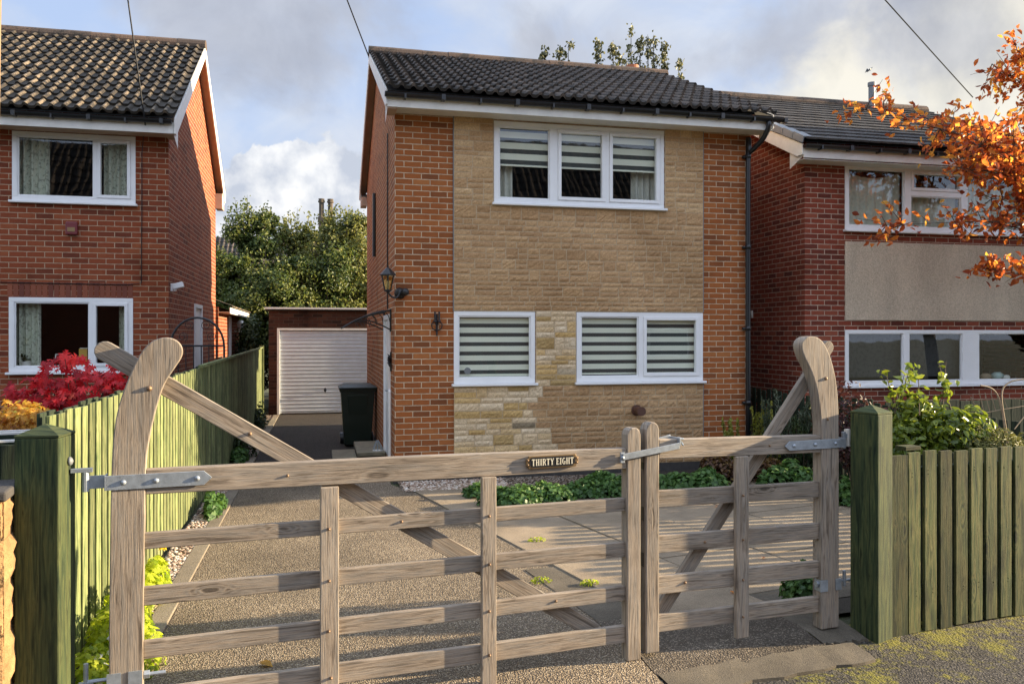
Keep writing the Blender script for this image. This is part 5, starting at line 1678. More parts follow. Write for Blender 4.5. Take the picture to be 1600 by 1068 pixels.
b = MB(); b.dome(G(-4.268 + .0, -.01, 1.30), .022, .02, GU, 8); b.build('hook_eye', 'lead', tl, smooth=True)
tr_ = post('gate_post', 'green gate post at the right end of the gate, sunlit on its road side', .245, .405, .175, -.02, 1.375, -.12, turn=-13)
b = MB(); b.obox(G(.232, -.03, 1.21), GU * .013, GN * .016, Vector((0, 0, .055))); b.build('hinge_block', 'rope', tr_)

# ---- palings either side
def palings(t, name, P0, d, n, w, gap, z0, z1, thick, out, mat, jit=.006, slope=0.0):
    """row of vertical boards from P0 along d; out = unit vector of the face"""
    b = MB()
    for i in range(n):
        c = P0 + d * (i * (w + gap) + w / 2)
        zt = z1 + random.uniform(-jit, jit) + slope * i
        lean = random.uniform(-.004, .004)
        b.bar(Vector((c.x, c.y, z0)), Vector((c.x + d.x * lean, c.y + d.y * lean, zt)), w * random.uniform(.97, 1.02), thick, out)
    return b.build(name, mat, t, bevel=.003)
lf = thing('boundary_fence', 'long green hit and miss fence along the left side of the drive', 'fence', (-1.33, 12, 0))
DY = Vector((0, 1, 0)); PX = Vector((1, 0, 0))
palings(lf, 'front_boards', Vector((-1.315, 4.46, 0)), DY, 103, .100, .044, .03, 1.475, .018, PX, 'fence_wood', .008, .0012)
palings(lf, 'rear_boards', Vector((-1.38, 4.53, 0)), DY, 103, .100, .044, .03, 1.475, .018, PX, 'dark_fence', .012, .0012)  # dark timber colour puts shade into the gaps between the front boards
b = MB()
for z in (.3, .85, 1.33):
    b.bar((-1.345, 4.45, z), (-1.345, 19.3, z + .1), .075, .038, PX)
b.build('rail', 'fence_wood', lf)
b = MB(); b.bar((-1.30, 9.6, 1.535), (-1.30, 19.3, 1.615), .03, .05, PX); b.bar((-1.31, 19.25, 0.0), (-1.31, 19.25, 1.66), .09, .09, PX); b.build('capping', 'fence_wood', lf)
# right-hand road fence
rf_ = thing('road_fence', 'green board fence by the pavement to the right of the gate', 'fence', G(2.5, .1, 0))
b = MB()
b.bar(G(.490, .137, -.055), G(.490, .137, 1.105), .135, .022, GN)
a = .568
for i in range(40):
    w = random.uniform(.097, .105)
    zt = 1.118 + random.uniform(-.008, .008) - .001 * i
    b.bar(G(a + w / 2, .137, -.05 + random.uniform(-.01, .015)), G(a + w / 2 + random.uniform(-.003, .003), .137, zt), w, .022, GN)
    for zz in (.2, .22, .97, .99):      # nail heads
        b.dome(G(a + w * (.3 if int(zz * 100) % 2 else .68), .147, zz + random.uniform(-.01, .01)), .004, .003, GN, 6)
    a += .136
b.build('front_boards', 'palings', rf_, bevel=.003)
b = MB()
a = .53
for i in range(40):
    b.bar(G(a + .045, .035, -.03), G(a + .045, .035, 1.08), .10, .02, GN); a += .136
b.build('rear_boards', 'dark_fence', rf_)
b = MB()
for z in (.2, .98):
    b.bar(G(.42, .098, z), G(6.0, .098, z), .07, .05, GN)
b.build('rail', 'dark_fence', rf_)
b = MB(); b.obox(G(.66, .05, 1.135), GU * .065, GN * .045, Vector((0, 0, .014)))
tag(b.build('loose_fence_cap', 'palings', None, bevel=.004), 'loose pale wooden cap lying on top of the road fence by the right gate post', 'fence cap')  # fence cap lying loose on the road fence
# fence between the gardens, its shadow stripes the slabs
df_ = thing('side_fence', 'dark open board fence between the middle and the right gardens', 'fence', (6.42, 8.5, 0))
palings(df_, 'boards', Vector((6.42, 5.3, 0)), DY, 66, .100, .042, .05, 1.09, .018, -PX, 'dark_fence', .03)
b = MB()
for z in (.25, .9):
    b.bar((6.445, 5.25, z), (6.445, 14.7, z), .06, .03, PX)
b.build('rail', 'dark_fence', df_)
# dark fence in front of the right house
q0, q1 = atY(1505, 640, 8.6), atY(1640, 637, 8.6)
ff = thing('garden_screen', 'low dark board screen below the lower windows of the right house', 'fence', (8.4, 8.6, 0))
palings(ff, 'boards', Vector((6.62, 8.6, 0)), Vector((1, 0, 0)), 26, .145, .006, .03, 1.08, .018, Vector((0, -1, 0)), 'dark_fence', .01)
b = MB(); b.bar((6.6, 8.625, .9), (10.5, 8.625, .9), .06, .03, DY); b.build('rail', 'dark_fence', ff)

# ---- stone wall end on the left, troughs behind it
sw = thing('stone_wall', 'end of a sandstone garden wall with dark coping at the left edge', 'wall', G(-5.0, .1, -.1))
M['sandstone'] = mat_plain('rough_sandstone', (0.34, 0.20, 0.085), .95, vary=.55, scale=14, bumpd=.012)
b = MB()
z = -.15
ends = []
for h in (.27, .23, .25, .21, .20, .16):
    x = -4.475 - random.uniform(0, .02)
    while x > -7.5:
        w = random.uniform(.3, .55)
        nx, nz = 7, 5
        # rock-faced block: front and right end displaced
        V, F = [], []
        y0 = .19
        for i in range(nx + 1):
            for j in range(nz + 1):
                e_ = i in (0, nx) or j in (0, nz)
                V.append(G(x - w + .006 + (w - .012) * i / nx, y0 + (0 if e_ else random.uniform(.012, .040)), z + .006 + (h - .012) * j / nz))
        for i in range(nx):
            for j in range(nz):
                q = i * (nz + 1) + j
                F.append((q, q + nz + 1, q + nz + 2, q + 1))
        n0 = len(V); my = 5
        for i in range(my + 1):
            for j in range(nz + 1):
                e_ = i in (0, my) or j in (0, nz)
                V.append(G(x - .006 + (0 if e_ else random.uniform(.005, .025)), y0 - .3 * i / my, z + .006 + (h - .012) * j / nz))
        for i in range(my):
            for j in range(nz):
                q = n0 + i * (nz + 1) + j
                F.append((q, q + 1 + nz, q + nz + 2, q + 1))
        b.add(V, F)
        x -= w
    z += h
b.build('stone_blocks', 'sandstone', sw)
b = MB(); b.obox(G(-5.98, .04, .515), GU * 1.495, GN * .140, Vector((0, 0, .665))); b.build('core', 'sandstone', sw)
b = MB(); b.obox(G(-5.97, .04, 1.192), GU * 1.50, GN * .175, Vector((0, 0, .022))); b.build('coping', 'plinth', sw, bevel=.01)
def trough(label, a, s, z, w, d, h):
    t = thing('planter_trough', label, 'planter', G(a, -s, z), 'dark green planter troughs')
    b = MB()
    for (ca, cs, ha, hs_) in ((0, -d / 2 + .012, w / 2, .012), (0, d / 2 - .012, w / 2, .012), (-w / 2 + .012, 0, .0118, d / 2 - .0242), (w / 2 - .012, 0, .0118, d / 2 - .0242)):
        b.obox(G(a + ca, -(s + cs), z + h / 2), GU * ha, GN * hs_, Vector((0, 0, h / 2)))
    n = int(w / .12)
    for i in range(n):
        b.obox(G(a - w / 2 + .06 + i * .12, -(s - d / 2 - .009), z + h / 2), GU * .052, GN * .0085, Vector((0, 0, h / 2 - .01)))
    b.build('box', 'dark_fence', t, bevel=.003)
    b = MB(); b.obox(G(a, -s, z + h - .045), GU * (w / 2 - .025), GN * (d / 2 - .025), Vector((0, 0, .02))); b.build('compost', 'soil', t)
    b = MB()
    b.obox(G(a, -(s - d / 2 + .01), z + h + .006), GU * (w / 2 + .01), GN * .012, Vector((0, 0, .005))); b.obox(G(a, -(s + d / 2 - .01), z + h + .006), GU * (w / 2 + .01), GN * .012, Vector((0, 0, .005)))
    b.build('rim', 'upvc_old', t)
trough('dark green timber trough of compost behind the stone wall, nearest the camera', -4.82, .38, .775, .72, .36, .60)
trough('second dark trough with a pale rim behind the compost trough', -4.80, .95, .73, .70, .34, .60)

# ---- iron arch gate at the side of the left house
ag = thing('iron_arch_gate', 'black wrought iron arched gate between the left house and the green fence', 'gate', (-1.72, 12.65, 0))
ax0, ax1, ay = -2.12, -1.385, 12.62
b = MB()
mid, hw = (ax0 + ax1) / 2, (ax1 - ax0) / 2
b.tube([(ax0, ay, 0), (ax0, ay, 1.72)] + [(mid - hw * math.cos(math.pi * i / 14), ay, 1.72 + .42 * math.sin(math.pi * i / 14)) for i in range(15)] + [(ax1, ay, 1.72), (ax1, ay, 0)], .016, 8)
b.tube([(ax0, ay, 1.73), (ax1, ay, 1.73)], .013, 6); b.tube([(ax0, ay, .25), (ax1, ay, .25)], .013, 6)
b.build('frame', 'black_iron', ag)
for i in range(1, 7):
    b = MB(); x = ax0 + (ax1 - ax0) * i / 7; b.tube([(x, ay, .25), (x, ay, 1.73)], .008, 6); b.build('bar', 'black_iron', ag)
for sx_, zc_ in ((-.20, 1.86), (.20, 1.86), (-.12, 2.03), (.12, 2.03)):
    b = MB(); b.tube([(mid + sx_ + (.015 + .008 * k / 3) * math.cos(k * .5) * (1 if sx_ > 0 else -1), ay, zc_ + (.015 + .008 * k / 3) * math.sin(k * .5)) for k in range(22)], .005, 5); b.build('scroll', 'black_iron', ag)

# ---- pole at the left edge, wires, bird
c = ray(-15, 0); Yp = 7.0
k0 = Yp / c.y
tp = thing('telegraph_pole', 'brown timber pole just entering the picture at the upper left edge', 'pole', (c.x * k0 - .12, Yp, 0))
b = MB(); b.tube([(c.x * k0 - .125, Yp, -.2), (c.x * k0 - .055, Yp, 3.5), (c.x * k0 + .005, Yp, 7.0), (c.x * k0 + .008, Yp, 8.5)], [.12, .112, .10, .095], 14)
b.build('shaft', 'pole_wood', tp)
b = MB(); b.obox((c.x * k0 + .03, Yp - .02, 8.1), (.5, 0, 0), (0, .04, 0), (0, 0, .04)); b.build('cross_arm', 'pole_wood', tp)
def wire(label, A, B, ext, sag, rad=.011):
    A, B = Vector(A), Vector(B)
    E = A + (A - B) * ext
    b = MB(); n = 14
    b.tube([E.lerp(B, i / n) - Vector((0, 0, sag * 4 * (i / n) * (1 - i / n))) for i in range(n + 1)], rad, 5)
    return tag(b.build('telephone_wire', 'black_plastic'), label, 'wire', 'overhead telephone wires')
p = lambda x, y, Y: atY(x, y, Y)
wire('thin wire running down to the eaves of the left house', p(200, 0, 12.1), p(227, 196, 12.55), 3, .02)
wire('thin wire running down to the left gable peak of the middle house', p(543, 0, 12.6), p(576, 88, 13.8), 5, .03)
wire('thin wire slanting down to the right house behind the orange tree', p(1385, 0, 11.5), p(1520, 152, 14.0), 3, .03)
bc = p(1358, 110, 40)
bd = MB()
for s_ in (-1, 1):
    bd.add([bc + Vector((0, 0, 0)), bc + Vector((.10 * s_, .05, .12)), bc + Vector((.26 * s_, .02, .22 if s_ > 0 else -.16)), bc + Vector((.06 * s_, -.02, -.03))], [(0, 1, 2, 3)])
bd.tube([bc + Vector((-.14, 0, -.12)), bc + Vector((-.05, 0, -.02)), bc + Vector((.06, 0, .06)), bc + Vector((.12, 0, .10))], [.008, .045, .045, .01], 8)
tag(bd.build('bird', 'black_plastic'), 'small dark bird flying high in the sky above the right roof', 'bird')

# ================================================================== plants
def ell_pts(n, c, rx, ry, rz, surf=.6, up=0.0):
    """points in a squashed ball, denser at the surface; returns centres and outward normals"""
    d = rng.normal(0, 1, (n, 3)); d /= np.linalg.norm(d, axis=1, keepdims=True)
    if up:
        d[:, 2] = np.abs(d[:, 2])
    r = rng.uniform(0, 1, (n, 1)) ** (1 / (3 + 6 * surf))
    P = np.array(c) + d * r * np.array([rx, ry, rz])
    nn = d / np.array([rx, ry, rz]); nn /= np.linalg.norm(nn, axis=1, keepdims=True)
    return P, nn
def stems_to(C, base, name, t, n, rad, mat='stem', spread=.08):
    b = MB()
    C = np.asarray(C); idx = rng.choice(len(C), min(n, len(C)), replace=False)
    for i in idx:
        e = Vector(C[i]); s = Vector(base) + Vector((random.uniform(-spread, spread), random.uniform(-spread, spread), 0))
        m = s.lerp(e, .5) + Vector((random.uniform(-.05, .05), random.uniform(-.05, .05), .06)) * (e - s).length
        b.tube([s, m, e], [rad, rad * .6, rad * .25], 5, caps=False)
    return b.build(name, mat, t)
def mound(name, label, cat, c, rx, ry, h, n, size, mat, group=None, shape=ROUNDED, lumps=7, stems=14, jitter=.35):
    t = thing(name, label, cat, c, group)
    P, N = [], []
    for i in range(lumps):
        a = random.uniform(0, 6.3); q = random.uniform(.15, .75) if i else 0
        cc = (c[0] + rx * q * math.cos(a), c[1] + ry * q * math.sin(a), c[2] + h * .08)
        s = random.uniform(.42, .62); hh = h * random.uniform(.7, 1.02) * (1 - .35 * q)
        p_, n_ = ell_pts(n // lumps, cc, rx * s, ry * s, hh, .8, up=1)
        P.append(p_); N.append(n_ + np.array([0, 0, .5]))
    P, N = np.vstack(P), np.vstack(N)
    rv = np.clip(.25 + .5 * (P[:, 2] - c[2]) / h + rng.normal(0, .2, len(P)), 0, 1)
    leaf_mesh('foliage', P, N, size, mat, t, shape=shape, fold=.3, rv=rv, jitter=jitter)
    stems_to(P, c, 'stem', t, stems, .004)
    return t
def gpt(px, py):
    v = atZ(px, py); return (v.x, v.y, 0.012)
gr = 'geranium clumps along the edge of the slabs'
for px, py, rx, h, lab in [(752, 776, .19, .19, 'small green clump half hidden behind the second gate batten, leftmost by the slabs'),
                           (808, 790, .36, .27, 'broad bright green leafy clump just right of the second gate batten'),
                           (858, 784, .30, .25, 'mid green leafy clump below the left end of the number plate'),
                           (897, 775, .20, .17, 'low small green clump between two bigger ones under the number plate'),
                           (938, 774, .42, .31, 'large dark green clump at the bed by the meeting stiles of the gate')]:
    mound('geranium_clump', lab, 'plant', gpt(px, py), rx * 1.22, rx * .9, h * .9, int(1500 * (rx / .3) ** 1.6), .046, 'leaf_geranium', gr, lumps=12, jitter=.5)
gr = 'border plants behind the narrow gate leaf'
for px, py, rx, h, mat, sz, lab in [(1052, 768, .20, .26, 'leaf_geranium', .06, 'strappy green plant at the left end of the border, next to the meeting stiles'),
                                    (1098, 768, .36, .30, 'leaf_geranium', .058, 'round green clump left of the batten of the narrow gate leaf'),
                                    (1128, 755, .34, .46, 'leaf_brown', .055, 'russet and olive shrub behind the batten of the narrow gate leaf'),
                                    (1200, 752, .30, .36, 'leaf_brown', .055, 'reddish brown low shrub right of the brace of the narrow gate leaf'),
                                    (1236, 764, .40, .36, 'leaf_geranium', .058, 'large bright green clump left of the curved right gate stile'),
                                    (1318, 790, .26, .34, 'leaf_geranium', .055, 'low green plant in the gap between the right stile and the post')]:
    mound('border_plant', lab, 'plant', gpt(px, py), rx, rx * .8, h, int(900 * (rx / .3) ** 1.5), sz, mat, gr, ROUNDED if 'geran' in mat else None)
def upright(name, label, c, r, h, n, size, mat, group=None, aspect=.5, spread=.4, stems=20):
    """several leafy upright shoots"""
    t = thing(name, label, 'shrub', c, group)
    P, N, A, tips = [], [], [], []
    k = max(5, int(14 * r / .3))
    b = MB()
    for i in range(k):
        a = random.uniform(0, 6.3); q = r * math.sqrt(random.random())
        base = Vector((c[0] + q * .4 * math.cos(a), c[1] + q * .4 * math.sin(a), c[2]))
        tip = Vector((c[0] + q * math.cos(a), c[1] + q * math.sin(a), c[2] + h * random.uniform(.65, 1.05)))
        b.tube([base, base.lerp(tip, .5) + Vector((random.uniform(-.03, .03), random.uniform(-.03, .03), 0)), tip], [.006, .005, .002], 5, caps=False)
        m = n // k
        tt = rng.uniform(.15, 1.0, m) ** .8
        L = np.array(base)[None] * (1 - tt[:, None]) + np.array(tip)[None] * tt[:, None]
        P.append(L + rng.normal(0, r * .13, (m, 3)) * (1.15 - tt[:, None])); d = rng.normal(0, 1, (m, 3)); d[:, 2] = np.abs(d[:, 2]) * .6
        N.append(d); A.append(np.array(tip - base)[None] / h + rng.normal(0, spread, (m, 3)))
    P, N, A = map(np.vstack, (P, N, A))
    rv = np.clip(.2 + .55 * (P[:, 2] - c[2]) / h + rng.normal(0, .2, len(P)), 0, 1)
    leaf_mesh('foliage', P, N, size, mat, t, aspect=aspect, axis=A, rv=rv)
    b.build('stem', 'stem', t)
    return t
g3 = 'tall shrubs at the right front corner of the middle house'
q = atY(1150, 700, 9.95); upright('golden_shrub', 'upright golden leaved shrub in front of the right brick pier of the middle house', (q.x, 9.95, 0), .20, .78, 620, .050, 'leaf_euon', g3)
q = atY(1186, 700, 10.15); upright('golden_shrub', 'golden upright shrub just right of the black downpipe', (q.x, 10.15, 0), .18, .98, 620, .050, 'leaf_euon', g3)
q = atY(1208, 700, 9.75); upright('golden_shrub', 'taller thin golden shrub beside the grey green bush', (q.x, 9.75, 0), .13, .92, 380, .045, 'leaf_euon', g3)
q = atY(1240, 700, 9.9); upright('lavender_bush', 'tall grey green spiky bush seen between the brace and the right gate stile', (q.x - .02, 9.9, 0), .44, 1.10, 2600, .085, 'leaf_lav', g3, .14, .25)
q = atY(1262, 700, 9.3); upright('lavender_bush', 'dark green bushy spikes close behind the curved right gate stile', (q.x, 9.3, 0), .36, .95, 1700, .075, 'leaf_dark', g3, .22, .3)

q = G(.20, -.42, 0.01)
mound('border_plant', 'low green plant at the foot of the gap beside the right gate post', 'plant', (q.x, q.y, .01), .15, .15, .30, 420, .05, 'leaf_geranium', 'border plants behind the narrow gate leaf')
# purple-brown shrub behind the right post, laurel, conifer mound, bare twigs
def bush(name, label, c, rx, ry, rz, n, size, mat, cat='shrub', group=None, lumps=10, aspect=.5, shape=None, stems=26, surf=.5, shoots=0, base=None):
    t = thing(name, label, cat, base or (c[0], c[1], 0), group)
    P, N = [], []
    for i in range(lumps):
        d = rng.normal(0, 1, 3); d /= np.linalg.norm(d)
        q = .62 * rng.uniform(.3, 1)
        cc = np.array(c) + d * q * np.array([rx, ry, rz])
        s = rng.uniform(.36, .58)
        p_, n_ = ell_pts(n // lumps, cc, rx * s, ry * s, rz * s, surf)
        P.append(p_); N.append(n_ + np.array([0, 0, .35]))
    tips = []
    for i in range(shoots):
        a = random.uniform(0, 6.3)
        s0 = np.array(c) + np.array([rx * .7 * math.cos(a), ry * .5 * math.sin(a), rz * .6]); e0 = s0 + np.array([random.uniform(-.08, .08), random.uniform(-.08, .08), random.uniform(.2, .42)])
        tt = rng.uniform(.1, 1, 16)
        P.append(s0 + (e0 - s0) * tt[:, None] + rng.normal(0, .03, (16, 3))); N.append(rng.normal(0, 1, (16, 3)) + np.array([0, 0, .4])); tips.append((s0, e0))
    P, N = np.vstack(P), np.vstack(N)
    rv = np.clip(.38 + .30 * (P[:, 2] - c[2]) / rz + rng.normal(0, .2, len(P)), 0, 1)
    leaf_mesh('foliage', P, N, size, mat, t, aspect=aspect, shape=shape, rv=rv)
    o = stems_to(P, base or (c[0], c[1], 0), 'stem', t, stems, .008, spread=.12)
    if tips:
        b = MB()
        for s0, e0 in tips:
            b.tube([s0, e0], [.005, .002], 5, caps=False)
        b.build('shoot', 'stem', t)
    return t
q = atY(1345, 690, 7.9); bush('purple_shrub', 'dark purple brown twiggy shrub behind the right gate post', (q.x, 7.9, .68), .52, .45, .70, 2600, .055, 'leaf_purple', lumps=14)
q = atY(1462, 690, 5.3); bush('laurel_bush', 'glossy green laurel bush sunlit at the top, right of the gate post', (q.x, 5.3, .93), .48, .32, .60, 5600, .066, 'leaf_laurel', lumps=15, shoots=7, stems=30)
q = atY(1548, 700, 5.1); bush('conifer_mound', 'low olive gold feathery mound behind the road fence at the right edge', (q.x - .03, 5.1, .92), .46, .20, .40, 10000, .034, 'leaf_conifer', lumps=13, aspect=.25, surf=.8)
q2 = atY(1600, 690, 5.25); bush('conifer_mound', 'second feathery mound running out of the picture behind the road fence', (q2.x + .2, 5.25, .92), .38, .22, .42, 5000, .034, 'leaf_conifer', lumps=12, aspect=.25, surf=.8)
q = atY(1568, 690, 6.3)
tw = thing('twig_hoops', 'bare pale twigs bent into hoops above the feathery mound', 'plant support', (q.x, 6.3, 0))
b = MB(); P3 = lambda x, y: atY(x, y, 6.3)
b.tube(smooth_pts([P3(1575, 720), P3(1570, 672), P3(1562, 625), P3(1550, 607), P3(1532, 602)], 4), .007, 5)
b.tube(smooth_pts([P3(1578, 720), P3(1572, 670), P3(1565, 618), P3(1575, 598), P3(1600, 592)], 4), .007, 5)
b.tube(smooth_pts([P3(1570, 674), P3(1545, 652), P3(1525, 634), P3(1517, 620)], 4), .005, 5)
b.tube(smooth_pts([P3(1585, 670), P3(1605, 646), P3(1630, 630)], 4), .005, 5)
b.tube([P3(1532, 646), P3(1562, 640), P3(1600, 634)], .004, 5)
for k in range(5):
    b.tube([P3(1530 + 9 * k, 612 + k), P3(1538 + 9 * k, 646 - 2 * k)], .0035, 4)
b.build('twig', 'twig', tw)

# red maple and golden shrub on the left
mt = thing('red_maple', 'crimson Japanese maple bush behind the green fence in front of the left house', 'maple', (-2.75, 9.6, 0))
q = atY(124, 612, 9.6)
P, N = [], []
for (dx_, dz_, rx, rz, n) in [(k_[0] * 1.15, k_[1] * 1.25, k_[2] * 1.15, k_[3] * 1.05, int(k_[4] * .6)) for k_ in [(-.35, -.02, .28, .20, 130), (-.12, .14, .26, .20, 150), (.12, .02, .34, .22, 210), (.36, .10, .26, .20, 150), (.50, -.04, .20, .20, 110), (.0, -.16, .40, .14, 130), (-.20, -.05, .3, .2, 130), (.20, -.34, .16, .10, 45), (-.5, -.04, .15, .10, 35), (-.02, .30, .12, .06, 24), (.45, .28, .08, .05, 12)]]:
    p_, n_ = ell_pts(n, (q.x + dx_, 9.6 + random.uniform(-.15, .15), q.z + dz_), rx, .32, rz, .5)
    P.append(p_); N.append(n_ * .5 + np.array([.15, -.55, .55]))
P, N = np.vstack(P), np.vstack(N)
leaf_mesh('foliage', P, N, .118, 'leaf_red', mt, shape=PALMATE, fold=.5, jitter=.4, rv=np.clip(.45 + .5 * (P[:, 2] - q.z) + rng.normal(0, .28, len(P)), 0, 1))
stems_to(P, (q.x, 9.6, .45), 'stem', mt, 30, .010)
b = MB(); b.tube([(q.x, 9.6, 0), (q.x, 9.6, .5)], [.03, .02], 8); b.build('trunk', 'bark', mt)
q = atY(22, 655, 6.6)
bush('golden_bush', 'yellow and orange autumn bush at the left edge behind the troughs', (q.x, 6.6, q.z - .06), .36, .32, .26, 1500, .045, 'leaf_gold', lumps=12, shape=PALMATE, base=(q.x, 6.6, 0))
q = atY(75, 682, 6.4)
bush('olive_bush', 'reddish olive twiggy growth right of the golden bush behind the green post', (q.x, 6.4, q.z - .06), .22, .25, .14, 420, .045, 'leaf_gold', lumps=6, base=(q.x, 6.4, 0))

# ground cover along the foot of the left fence
gc = 'plants along the foot of the green fence'
t = thing('lime_groundcover', 'sunlit lime green ground cover with white flowers at the foot of the left gate post', 'plant', (-1.15, 4.85, 0), gc)
P, N = [], []
for (x, y, rx, ry, h, n) in [(-1.14, 4.55, .13, .22, .30, 500), (-1.11, 4.85, .17, .25, .42, 900), (-1.13, 5.2, .15, .25, .46, 900), (-1.16, 5.55, .12, .25, .36, 500), (-1.06, 5.0, .2, .3, .28, 600)]:
    p_, n_ = ell_pts(n, (x, y, .0), rx, ry, h, .6, 1); P.append(p_); N.append(n_ + np.array([.2, -.2, .5]))
P, N = np.vstack(P), np.vstack(N); keep = P[:, 0] > -1.29; P, N = P[keep], N[keep]
leaf_mesh('foliage', P, N, .034, 'leaf_lime', t, shape=ROUNDED)
stems_to(P, (-1.15, 4.85, 0), 'stem', t, 24, .003, spread=.2)
p_, n_ = ell_pts(46, (-1.10, 4.85, .02), .17, .5, .30, .9, 1)
stuff(leaf_mesh('flower', p_, n_ + np.array([.3, -.6, .4]), .026, 'petal_white', t, shape=ROUNDED))
t = thing('yellow_poppy', 'lime green plant with two yellow flowers between the fence and the drive edging', 'plant', (-1.18, 6.35, 0), gc)
p_, n_ = ell_pts(420, (-1.16, 6.25, 0), .11, .34, .30, .6, 1); p_ = p_[p_[:, 0] > -1.29]; n_ = n_[:len(p_)]
leaf_mesh('foliage', p_, n_ + np.array([0, 0, .5]), .05, 'leaf_lime', t, shape=ROUNDED)
b = MB()
for (x, y, z) in ((-1.16, 6.5, .40), (-1.13, 6.42, .32)):
    b.tube([(x, y, 0), (x, y, z)], .003, 4)
    a_ = np.array([[x, y, z]] * 5); n5 = np.array([[math.cos(i * 1.26), math.sin(i * 1.26), .9] for i in range(5)])
    leaf_mesh('flower', a_ + n5 * .012, n5, .045, 'petal_yellow', t, shape=ROUNDED, jitter=.1)
b.build('stem', 'stem', t)
for px, py, rx, ry, h, mat, lab in [(330, 802, .12, .38, .24, 'leaf_geranium', 'green leafy clump at the foot of the fence beside the gravel, where the sunlight ends'),
                                    (352, 722, .14, .35, .28, 'leaf_geranium', 'small green plant at the fence foot seen above the top rail of the gate'),
                                    (376, 716, .20, .5, .42, 'leaf_dark', 'dark twiggy plant against the shaded part of the green fence'),
                                    (409, 668, .22, .5, .55, 'leaf_dark', 'dark bushy plant at the far end of the fence by the garage')]:
    v = atZ(px, py); mound('fence_plant', lab, 'plant', (max(v.x, -1.2), v.y, 0), rx, ry, h, 620, .06, mat, gc, ROUNDED if mat != 'leaf_dark' else None, lumps=6)
# weeds in the slab joints
for px, py, lab in [(845, 915 - 200 + 195, 'tiny lime weed growing in a slab joint behind the left gate leaf'), (922, 914, 'small lime green weed in the joint of the slabs near the meeting stiles'), (838, 846, 'tiny green weed in the joint beside the drive edge')]:
    v = atZ(px, py)
    t = thing('weed', lab, 'weed', (v.x, v.y, 0), 'weeds in the slab joints')
    p_, n_ = ell_pts(70, (v.x, v.y, .01), .085, .05, .035, .3, 1)
    leaf_mesh('foliage', p_, n_ + np.array([0, 0, .6]), .022, 'leaf_lime', t)
v = atZ(416, 1040)
tag(leaf_mesh('fallen_leaf', [(v.x, v.y, .012)], [(0.1, -.3, 1)], .10, 'leaf_gold', None, rv=np.array([.55]), jitter=.1), 'single fallen yellow leaf on the drive under the wide gate leaf', 'leaf')
# scatter of small orange leaves on the slabs
b0 = [(4.9, 7.4), (3.6, 6.2), (5.3, 6.5), (2.9, 5.4), (4.2, 8.2)]
for i, (x, y) in enumerate(b0):
    tag(leaf_mesh('fallen_leaf', [(x, y, .022)], [(0, 0, 1)], .07, 'leaf_orange', None, jitter=.2), 'small orange fallen leaf lying on the slabs behind the narrow gate leaf', 'leaf', 'orange leaves lying on the slabs')

# ================================================================== trees
def limb_tree(t, base, height, spread, nl, rad, mat='bark', lean=(0, 0), z_first=.3):
    """tapered trunk with crooked limbs; returns limb end and way points"""
    b = MB(); base = Vector(base)
    top = base + Vector((lean[0], lean[1], height))
    tr = smooth_pts([base, base.lerp(top, .35) + Vector((random.uniform(-.1, .1), random.uniform(-.1, .1), 0)), base.lerp(top, .7) + Vector((random.uniform(-.15, .15), 0, 0)), top], 4)
    b.tube(tr, [rad * (1 - .85 * i / (len(tr) - 1)) for i in range(len(tr))], 9)
    pts = []
    l = MB()
    for i in range(nl):
        f = z_first + (1 - z_first) * i / nl
        o = base.lerp(top, f); a = i * 2.4 + random.uniform(-.4, .4)
        L = spread * (1.05 - .55 * f) * random.uniform(.7, 1.1)
        e = o + Vector((math.cos(a) * L, math.sin(a) * L, L * random.uniform(.25, .8)))
        m = o.lerp(e, .5) + Vector((0, 0, L * .12))
        q = smooth_pts([o, m, e], 3)
        r0 = rad * .42 * (1 - .6 * f)
        l.tube(q, [r0 * (1 - .8 * k / (len(q) - 1)) for k in range(len(q))], 6, caps=False)
        for s in range(4):
            g0 = q[random.randrange(2, len(q))]; g1 = g0 + Vector((random.uniform(-1, 1), random.uniform(-1, 1), random.uniform(-.2, .9))) * L * .38
            l.tube([g0, g0.lerp(g1, .5) + Vector((0, 0, .03)), g1], [r0 * .35, r0 * .22, r0 * .08], 5, caps=False)
            pts.append(g1); pts.append(g0.lerp(g1, .6))
        pts += q[2:]
    b.build('trunk', mat, t); l.build('limb', mat, t)
    pts.append(top)
    return pts
